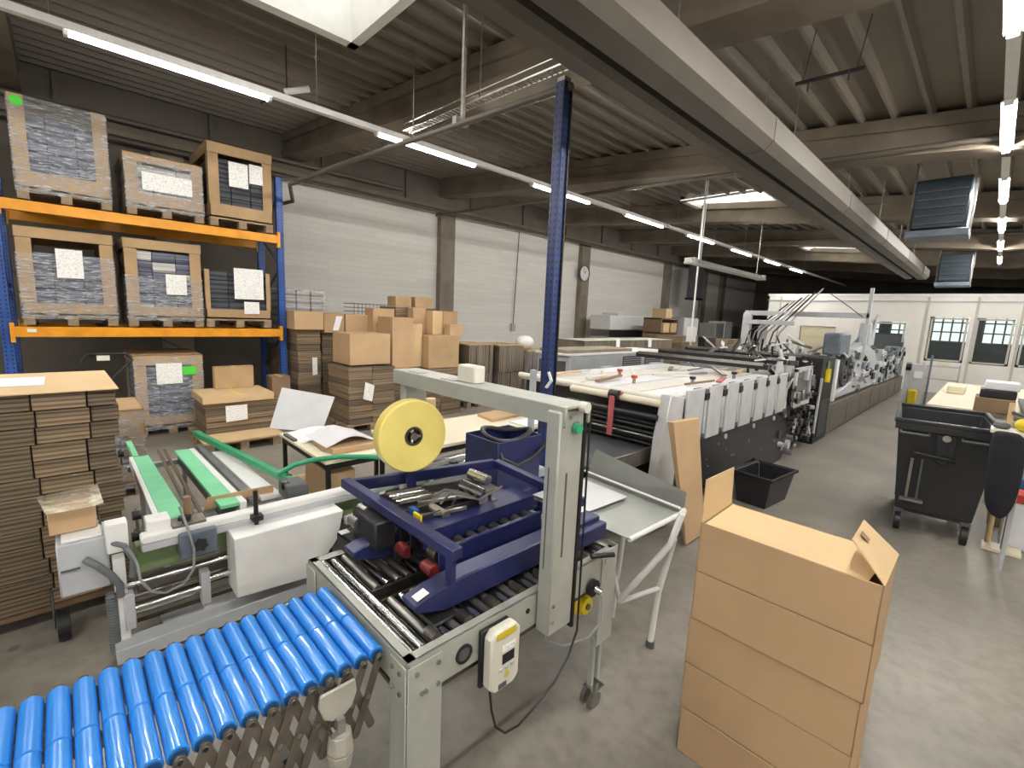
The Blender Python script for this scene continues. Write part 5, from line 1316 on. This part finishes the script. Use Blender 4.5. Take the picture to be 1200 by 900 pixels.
for k in range(60):
    x = rnd.uniform(-3.7, -1.95); y = rnd.uniform(8.6, 11.6) if k % 2 else rnd.uniform(7.2, 8.6); z = rnd.uniform(1.12, 1.45); L_ = rnd.uniform(.1, .45)
    MB().bar((x, y, z), (x + rnd.uniform(-.3, .3), y + rnd.uniform(-.3, .3), z + rnd.uniform(-.05, .3)), rnd.uniform(.015, .05), rnd.uniform(.015, .05)).build('adjusting_arm', rnd.choice(['steel', 'black', 'panelgrey', 'white', 'dgrey', 'blackmetal', 'chrome']), gl)
for k in range(70):
    y = rnd.uniform(10.0, 18.5); z = rnd.uniform(.62, 1.45); r = rnd.uniform(.03, .10); m = rnd.choice(['steel', 'black', 'dgrey', 'panelgrey', 'blackmetal', 'chrome', 'white', 'bluebox', 'lgrey'])
    if k % 3 == 0: MB().cyl((-1.9, y, z), (-1.83, y, z), r * .8, 12).build('hand_wheel', m, gl)
    elif k % 3 == 1: MB().box(-1.9, -1.84, y, y + r * 3, z, z + r * 1.6).build('switch_box', m, gl, .005)
    else: MB().bar((-1.86, y, z), (-1.86, y + rnd.uniform(-.4, .4), z + rnd.uniform(-.25, .25)), .03, .03).build('linkage_bar', m, gl)
for k in range(44):
    y = rnd.uniform(7.05, 8.65); z = rnd.uniform(.1, 1.3); r = rnd.uniform(.02, .055); m = rnd.choice(['steel', 'black', 'lgrey', 'chrome', 'dirtysteel', 'blackmetal', 'dgrey'])
    if 7.5 < y < 8.45 and z > .7: z -= .6
    if k % 2: MB().cyl((-1.9, y, z), (-1.80 - rnd.uniform(0, .06), y, z), r, 12).build('gear_wheel', m, gl)
    else: MB().bar((-1.87, y, z), (-1.84, y + rnd.uniform(-.15, .15), z + rnd.uniform(-.2, .15)), .03, .03).build('linkage_bar', m, gl)
for k in range(14):
    y = 4.3 + k * .23; MB().cyl((-1.9, y, .62 - .1 * (k % 3)), (-1.892, y, .62 - .1 * (k % 3)), .009, 8).build('bolt', 'steel', gl)
# gantry over the machine with hoses
gy = 12.0
for x, z in ((-4.22, 2.18), (-3.85, 1.92)): MB().box(x - .09, x + .09, gy - .05, gy + .08, .0, z).build('overhead_post', 'panelgrey', gl, .006)
MB().box(-4.3, -1.85, gy, gy + .1, 2.13, 2.24).build('overhead_beam', 'lgrey', gl, .006)
MB().box(-4.2, -3.2, gy - .1, gy, 1.92, 2.02).build('overhead_beam', 'lgrey', gl, .006)
MB().box(-1.9, -1.84, gy, gy + .08, 1.3, 2.75).build('overhead_mast', 'lgrey', gl, .004)
for k in range(6):
    o = k * .13
    MB().tube([(-2.75 - o, gy + .1, 2.75 - o * .5), (-3.1 - o, gy, 2.25 - o * .3), (-3.45 - o, gy - .1, 1.75), (-3.55 - o, gy - .2, 1.2)], .018, 8).build('suction_hose', 'black' if k % 2 else 'steel', gl)
MB().tube([(-2.6, gy, 2.65), (-2.2, gy, 2.35), (-1.95, gy, 2.15)], .01, 6).build('stay_wire', 'dgrey', gl)
for k in range(22):
    x = rnd.uniform(-3.8, -2.0); y = gy - rnd.uniform(.2, 2.4); z = rnd.uniform(1.1, 1.35)
    MB().tube([(x, y, z), (x + rnd.uniform(-.2, .2), y + rnd.uniform(-.2, .2), z + rnd.uniform(.15, .4)), (x + rnd.uniform(-.4, .4), y + rnd.uniform(-.3, .3), z + rnd.uniform(.0, .3))], rnd.choice([.012, .02, .03]), 6).build('feeder_arm', rnd.choice(['steel', 'black', 'lgrey', 'white', 'dgrey']), gl)
for k in range(3):
    MB().bar((-2.25 + k * .14, gy + 1.0, 1.5), (-1.95 + k * .06, gy + .9, 2.0 + .12 * k), .05, .04).build('crane_arm', 'lgrey', gl)
MB().box(-2.1, -1.9, 12.7, 13.4, 1.55, 2.05).build('screen_back', 'lgrey', gl, .02)

# ================================================================== MIDDLE BACKGROUND
gc = thing('grey_cabinet', 'long low light grey cabinet with two dark vents behind the big machine', 'cabinet', (-5.5, 8.0, 0))
MB().box(-6.0, -5.2, 6.5, 9.9, .0, 1.2).build('cabinet_body', 'lgrey', gc, .01)
MB().box(-6.02, -5.18, 6.45, 9.95, 1.2, 1.24).build('cabinet_top', 'white', gc, .006)
for a in (8.2, 9.05): 
    v = MB().box(-5.205, -5.19, a, a + .7, .95, 1.15).build('vent', 'dgrey', gc)
    for k in range(4): MB().box(-5.19, -5.18, a + .02, a + .68, .97 + k * .045, .98 + k * .045).build('vent_slat', 'lgrey', v)
MB().box(-5.9, -5.3, 6.44, 6.5, .1, 1.1).build('end_panel', 'dgrey', gc)
MB().box(-5.95, -5.25, 6.5, 8.6, 1.24, 1.30).build('stored_beam', 'column', gc)
for k, (a, b, lb) in enumerate(((8.4, 9.7, 'near'), (9.8, 11.0, 'middle'), (11.1, 12.5, 'far'))):
    flats('%s one of three grey-brown bundle stacks behind the long grey cabinet' % lb, -6.35, .8, a, b, 0, 1.38, 4, 5, 'vedges', group='bundle stacks behind the grey cabinet', top='offwhite')
for y in (9.6, 11.1): tag(MB().sheet((-6.3, y, 1.2), (-6.28, y + .12, 1.2), (-6.3, y + .14, 1.42), (-6.32, y, 1.44), .003).build('white_tag', 'whitepaper'), 'white tag on the %s bundle stacks behind the grey cabinet' % ('nearer' if y < 10 else 'farther'), 'tag')
flats('reddish brown stack left of the tall black bin', -6.1, .8, 12.6, 13.6, 0, 1.5, 8, 2, 'edges')
flats('brown stack with white tag right of the tall black bin', -6.0, .8, 14.6, 16.6, 0, 1.4, 8, 4, 'edges')
tag(MB().sheet((-5.95, 14.8, 1.0), (-5.93, 15.1, .95), (-5.95, 15.2, 1.3), (-5.97, 15.0, 1.38), .004).build('white_tag', 'whitepaper'), 'white tag on the brown stack right of the tall black bin', 'tag')
tag(MB().box(-6.3, -5.9, 13.7, 14.4, 0, 1.48).build('black_bin', 'black', None, .02), 'tall narrow black bin between two brown stacks beyond the grey cabinet', 'bin')
wm = thing('wall_machine', 'white boxy machine with dark front strip against the block wall', 'machine', (-9.9, 15.4, 0))
MB().box(-10.4, -9.5, 14.0, 17.0, 0, 1.25).build('machine_base', 'lgrey', wm, .02); MB().box(-9.52, -9.47, 14.0, 16.8, 1.25, 1.5).build('front_strip', 'black', wm)
MB().box(-10.4, -9.5, 14.0, 17.0, 1.5, 2.02).build('machine_hood', 'white', wm, .03); MB().box(-10.3, -9.6, 14.6, 15.2, 2.02, 2.1).build('hood_cap', 'white', wm)
wc = thing('storage_shelf', 'open dark shelf unit with cartons next to the white wall machine', 'shelf', (-8.5, 15.6, 0))
for y in (15.2, 16.4): MB().box(-8.9, -8.2, y, y + .05, 0, 2.0).build('side_panel', 'carddark', wc)
for z in (.3, .9, 1.45, 1.95): MB().box(-8.9, -8.2, 15.2, 16.45, z, z + .04).build('shelf_board', 'carddark', wc)
for i, (y, z) in enumerate(((15.3, .94), (15.8, .94), (15.3, 1.49), (15.85, 1.49), (15.4, 1.99))):
    tag(MB().box(-8.7, -8.15, y, y + .42, z, z + .34).build('shelved_carton', 'card' if i % 2 else 'cardlight', None, .008), ['left carton on the middle board', 'right carton on the middle board', 'left carton on the upper board', 'right carton on the upper board', 'carton on top'][i] + ' of the dark shelf unit', 'carton', 'cartons in the dark shelf unit')
lk = thing('steel_locker', 'pale blue-grey locker right of the dark shelf unit', 'locker', (-8.4, 17.2, 0))
MB().box(-8.9, -8.1, 16.7, 17.9, 0, 2.05).build('locker_body', 'lgrey', lk, .01); 
for a in (16.72, 17.31): MB().box(-8.1, -8.08, a, a + .57, .06, 2.0).build('locker_door', 'panelgrey', lk, .006)
lk = thing('grey_machine_block', 'group of pale machine boxes far behind the gantry posts', 'machine', (-9.3, 23, 0))
for k, (a, b, h, m) in enumerate(((21.8, 22.7, 1.9, 'mgrey'), (22.8, 23.7, 2.0, 'white'), (23.8, 24.6, 1.8, 'dgrey'))): MB().box(-9.8, -9.0, a, b, 0, h).build('machine_box', m, lk, .02)
ht = thing('drop_heater', 'dark tall air duct hanging in front of the wall column beyond the clock', 'duct', (-9.8, 21.0, 3.0))
MB().box(-10.0, -9.6, 20.6, 21.3, 2.95, cz(-9.6) - .08).build('duct_body', 'dgrey', ht, .01); MB().box(-10.05, -9.55, 20.55, 21.35, 2.9, 3.0).build('duct_lip', 'black', ht)

# ================================================================== WASTE CONTAINER
wb = thing('waste_container', 'large black four-wheeled waste container standing open in the aisle', 'bin', (0, 0, 0))
def taper(z0, z1, x0, x1, y0, y1, d):
    return [(x0 + d, y0 + d, z0), (x1 - d, y0 + d, z0), (x1 - d, y1 - d, z0), (x0 + d, y1 - d, z0), (x0, y0, z1), (x1, y0, z1), (x1, y1, z1), (x0, y1, z1)]
W, L_ = .345, .60
o = taper(.22, 1.06, -W, W, -L_, L_, .075); i_ = [Vector(p) for p in taper(.26, 1.062, -W + .015, W - .015, -L_ + .015, L_ - .015, .075)]
q = MB(); q.add(list(o) + list(i_), [(0, 3, 2, 1), (0, 1, 5, 4), (1, 2, 6, 5), (2, 3, 7, 6), (3, 0, 4, 7), (8, 9, 10, 11), (8, 12, 13, 9), (9, 13, 14, 10), (10, 14, 15, 11), (11, 15, 12, 8), (4, 5, 13, 12), (5, 6, 14, 13), (6, 7, 15, 14), (7, 4, 12, 15)])
q.build('container_body', 'binblack', wb, .012, True, 2)
q = MB()
for r in ((-W - .03, W + .03, -L_ - .03, -L_ + .01), (-W - .03, W + .03, L_ - .01, L_ + .03), (-W - .03, -W + .01, -L_, L_), (W - .01, W + .03, -L_, L_)): q.box(*r, 1.055, 1.10)
q.build('rim', 'binblack', wb, .012, True, 2)
for s in (-1, 1):
    MB().box(-W - .02, W + .02, s * (L_ + .03) - .004 if s < 0 else L_ + .01, -L_ - .02 if s < 0 else L_ + .04, 1.0, 1.06).build('rim_skirt', 'binblack', wb, .005)
for x in (-.22, .2):
    MB().tube([(x - .1, -L_ - .03, .985), (x - .1, -L_ - .075, .975), (x + .1, -L_ - .075, .975), (x + .1, -L_ - .03, .985)], .011, 8).build('grip_handle', 'dgrey', wb)
MB().cyl((0, -L_ + .02, .97), (0, -L_ - .06, .97), .03, 16).build('trunnion', 'chrome', wb)
MB().prism([(-.07, 1.0), (.07, 1.0), (.06, .80), (.03, .72), (-.03, .72), (-.06, .80)], 1, -L_ - .02, -L_ + .05).build('trunnion_boss', 'binblack', wb, .008)
fr_ = MB(); fr_.tube([(-.19, -L_ - .005, .80), (-.19, -L_ - .06, .80), (.06, -L_ - .06, .78), (.08, -L_ - .02, .76)], .013, 8)
fr_.build('pedal_bar', 'black', wb)
MB().box(-.215, -.195, -L_ - .05, -L_ - .03, .36, .74).build('lift_rod', 'steel', wb); MB().box(-.14, -.125, -L_ - .03, -L_ - .015, .36, .74).build('lift_rod', 'dgrey', wb)
MB().box(-.25, -.08, -L_ - .05, -L_ + .02, .33, .355).build('rod_foot', 'steel', wb, .004)
MB().box(-W + .09, W - .09, -L_ + .09, L_ - .09, .19, .23).build('base_frame', 'black', wb)
for x in (-W + .11, W - .11):
    for y in (-L_ + .12, L_ - .12):
        c_ = MB().box(x - .035, x + .035, y - .04, y + .04, .17, .21).build('castor', 'dgrey', wb, .004)
        for dx in (-.03, .03): MB().box(x + dx - .003, x + dx + .003, y - .05, y + .02, .07, .18).build('castor_fork', 'steel', c_)
        MB().cyl((x - .022, y - .025, .085), (x + .022, y - .025, .085), .085, 24).build('castor_wheel', 'black', c_)
wb.location = (-.235, 6.25, 0); wb.rotation_euler = (0, 0, .10)

# black crate under the machine
bc = thing('black_crate', 'empty black plastic crate on the floor behind the foreground cartons', 'crate', (0, 0, 0))
o = taper(0, .34, -.2, .2, -.3, .3, .05); i_ = [Vector(p) for p in taper(.02, .341, -.185, .185, -.285, .285, .05)]
q = MB(); q.add(list(o) + list(i_), [(0, 3, 2, 1), (0, 1, 5, 4), (1, 2, 6, 5), (2, 3, 7, 6), (3, 0, 4, 7), (8, 9, 10, 11), (8, 12, 13, 9), (9, 13, 14, 10), (10, 14, 15, 11), (11, 15, 12, 8), (4, 5, 13, 12), (5, 6, 14, 13), (6, 7, 15, 14), (7, 4, 12, 15)])
q.build('crate_body', 'binblack', bc, .006)
q = MB()
for r in ((-.225, .225, -.325, -.295), (-.225, .225, .295, .325), (-.225, -.195, -.3, .3), (.195, .225, -.3, .3)): q.box(*r, .32, .35)
q.build('crate_rim', 'black', bc, .005)
bc.location = (-1.54, 5.40, 0); bc.rotation_euler = (0, 0, -.1)

# ================================================================== RIGHT EDGE
lt = table('long pale packing table beyond the waste container', -.62, .9, 10.0, 15.0, .76, .05, 'tabletop', 'lgrey', .06)
lt2 = table('pale packing table at the right edge behind the hanging jacket', .5, 1.6, 7.7, 9.6, .80, .05, 'tabletop', 'lgrey', .05)
tag(MB().box(-.08, .34, 9.75, 10.35, .77, .98).build('brown_carton', 'carddark', None, .01), 'brown carton under the black tray on the far packing table', 'carton')
tag(MB().box(-.04, .34, 9.8, 10.3, .985, 1.10).build('black_tray', 'black', None, .01), 'black tray on the brown carton on the far packing table', 'tray')
tag(MB().box(.0, .36, 9.85, 10.3, 1.105, 1.22).build('white_box', 'whitepaper', None, .01), 'white box topping the black tray on the far packing table', 'box')
tag(MB().box(-.5, -.25, 12.2, 12.8, .765, .9).build('cream_box', 'tabletop', None, .01), 'small cream box lying on the left of the far packing table', 'box')
tag(MB().box(-.1, .15, 8.3, 8.6, 0, .72).build('white_stool', 'white', None, .02), 'white box stand under the front of the far packing table', 'stand')
# pole with the jacket and yellow helmet
cr = thing('coat_stand', 'pale wooden pole stand behind the right corner of the waste container', 'stand', (.14, 5.95, 0))
MB().cyl((.21, 5.95, .02), (.19, 5.95, 1.32), .02, 10).build('pole', 'cardlight', cr)
MB().box(.17, .42, 5.80, 6.0, 0, .03).build('foot_board', 'tabletop', cr, .005)
MB().cyl((.30, 5.85, .02), (.30, 5.85, 1.22), .014, 10).build('pole', 'steel', cr)
MB().cyl((.19, 5.95, 1.24), (.30, 5.85, 1.22), .013, 8).build('hook_bar', 'dgrey', cr)
q = MB(); n = 14; rings = [(1.16, .06, .05), (1.12, .10, .06), (.95, .105, .07), (.75, .10, .07), (.58, .085, .06), (.48, .05, .04), (.46, .01, .01)]; vs = []; fs = []
for k, (z, a, b) in enumerate(rings):
    for j in range(n):
        t_ = 2 * PI * j / n; w_ = 1 + .14 * math.sin(3 * t_ + k * .8)
        vs.append((.17 + .008 * k + a * w_ * math.cos(t_), 5.27 + b * w_ * math.sin(t_), z))
for k in range(len(rings) - 1):
    for j in range(n): fs.append((k * n + j, k * n + (j + 1) % n, (k + 1) * n + (j + 1) % n, (k + 1) * n + j))
fs.append(tuple(range(n)))
jk = q.add(vs, fs).build('hanging_jacket', 'jacket'); sb = jk.modifiers.new('s', 'SUBSURF'); sb.levels = 1; sb.render_levels = 2
tag(jk, 'dark navy jacket hanging in front of the right corner of the waste container', 'jacket')
tag(MB().ball((.14, 5.46, 1.175), .045, 12, (1.2, 1, .7)).build('grey_cloth', 'dgrey'), 'crumpled dark grey cloth above the hanging jacket', 'cloth')
tag(MB().ball((.27, 5.47, 1.20), .065, 16, (1, 1.2, .85)).build('yellow_jug', 'yellow'), 'bright yellow rounded jug at the right edge by the jacket', 'jug')
st = thing('side_stand', 'pale side stand under the yellow jug at the right edge', 'stand', (.45, 5.6, 0))
MB().box(.08, .75, 5.36, 5.58, 1.12, 1.15).build('board', 'offwhite', st, .004)
for a in (.28, .70):
    for b in (5.38, 5.54): MB().box(a, a + .02, b, b + .02, 0, 1.12).build('leg', 'lgrey', st)
tag(MB().box(.30, .62, 6.05, 6.3, .42, .50).build('red_box', 'redorange', None, .01), 'red box lid low at the right edge', 'box')
tag(MB().box(.28, .66, 6.03, 6.32, .0, .419).build('white_box', 'whitepaper', None, .01), 'white box standing under the red lid at the right edge', 'box')
tag(MB().box(.30, .55, 6.36, 6.54, .0, .58).build('teal_box', 'bluebag', None, .01), 'teal box behind the red lid at the right edge', 'box')
tag(MB().box(.2, .8, 6.6, 7.6, 0, .12).build('pale_pallet_board', 'cardlight', None, .01), 'pale board lying on the floor behind the waste container', 'board')
rk = thing('tool_rack', 'dark cluttered rack of parts at the far right edge', 'rack', (.7, 9, .8))
for k in range(12):
    MB().tube([(.5 + .02 * k, 9.2 + .2 * k, .85), (.45 + .03 * k, 9.2 + .2 * k, 1.3 + .05 * (k % 3)), (.6, 9.3 + .2 * k, 1.55)], .02, 6).build('rack_rod', 'steel' if k % 2 else 'black', rk)
MB().box(.42, .95, 9.1, 11.6, .81, .86).build('rack_base', 'dgrey', rk)
for z in (1.3, 1.5): MB().box(.5, .56, 9.1, 11.6, z, z + .03).build('rack_rail', 'blackmetal', rk)
# board with yellow bottle by the end of the big machine
sg = thing('cleaning_board', 'grey board with a yellow bottle rack at the far end of the big machine', 'board', (-1.2, 15.4, 0))
MB().box(-1.46, -1.36, 15.4, 15.5, 0, 1.15).build('board_post', 'lgrey', sg); MB().box(-1.36, -1.04, 15.42, 15.46, .05, 1.1).build('board', 'panelgrey', sg, .01)
MB().box(-1.02, -.98, 15.40, 15.5, 0, 1.35).build('board_post', 'bluebox', sg)
MB().box(-1.34, -1.16, 15.3, 15.4, .0, .45).build('yellow_bottle', 'yellow', sg, .03)['label'] = 'yellow bottle'
MB().cyl((-1.45, 15.36, 1.02), (-1.35, 15.36, 1.02), .09, 12).build('black_speaker', 'black', sg); MB().box(-1.28, -1.12, 15.38, 15.42, .75, .92).build('notice', 'paper', sg)
# trestle under the office windows
tr_ = thing('office_trestle', 'beige low railing under the office windows', 'railing', (-1.0, 19.5, 0))
for x in (-1.45, -.62): MB().box(x, x + .04, 19.5, 19.54, 0, .95).build('post', 'frame', tr_)
for z in (.45, .85): MB().box(-1.45, -.58, 19.5, 19.54, z, z + .04).build('rail', 'frame', tr_)
tag(MB().box(-1.15, -.85, 19.98, 20.0 - .001, .9, 1.0).build('sill_box', 'tabletop'), 'cream box on the sill of the office window', 'box')
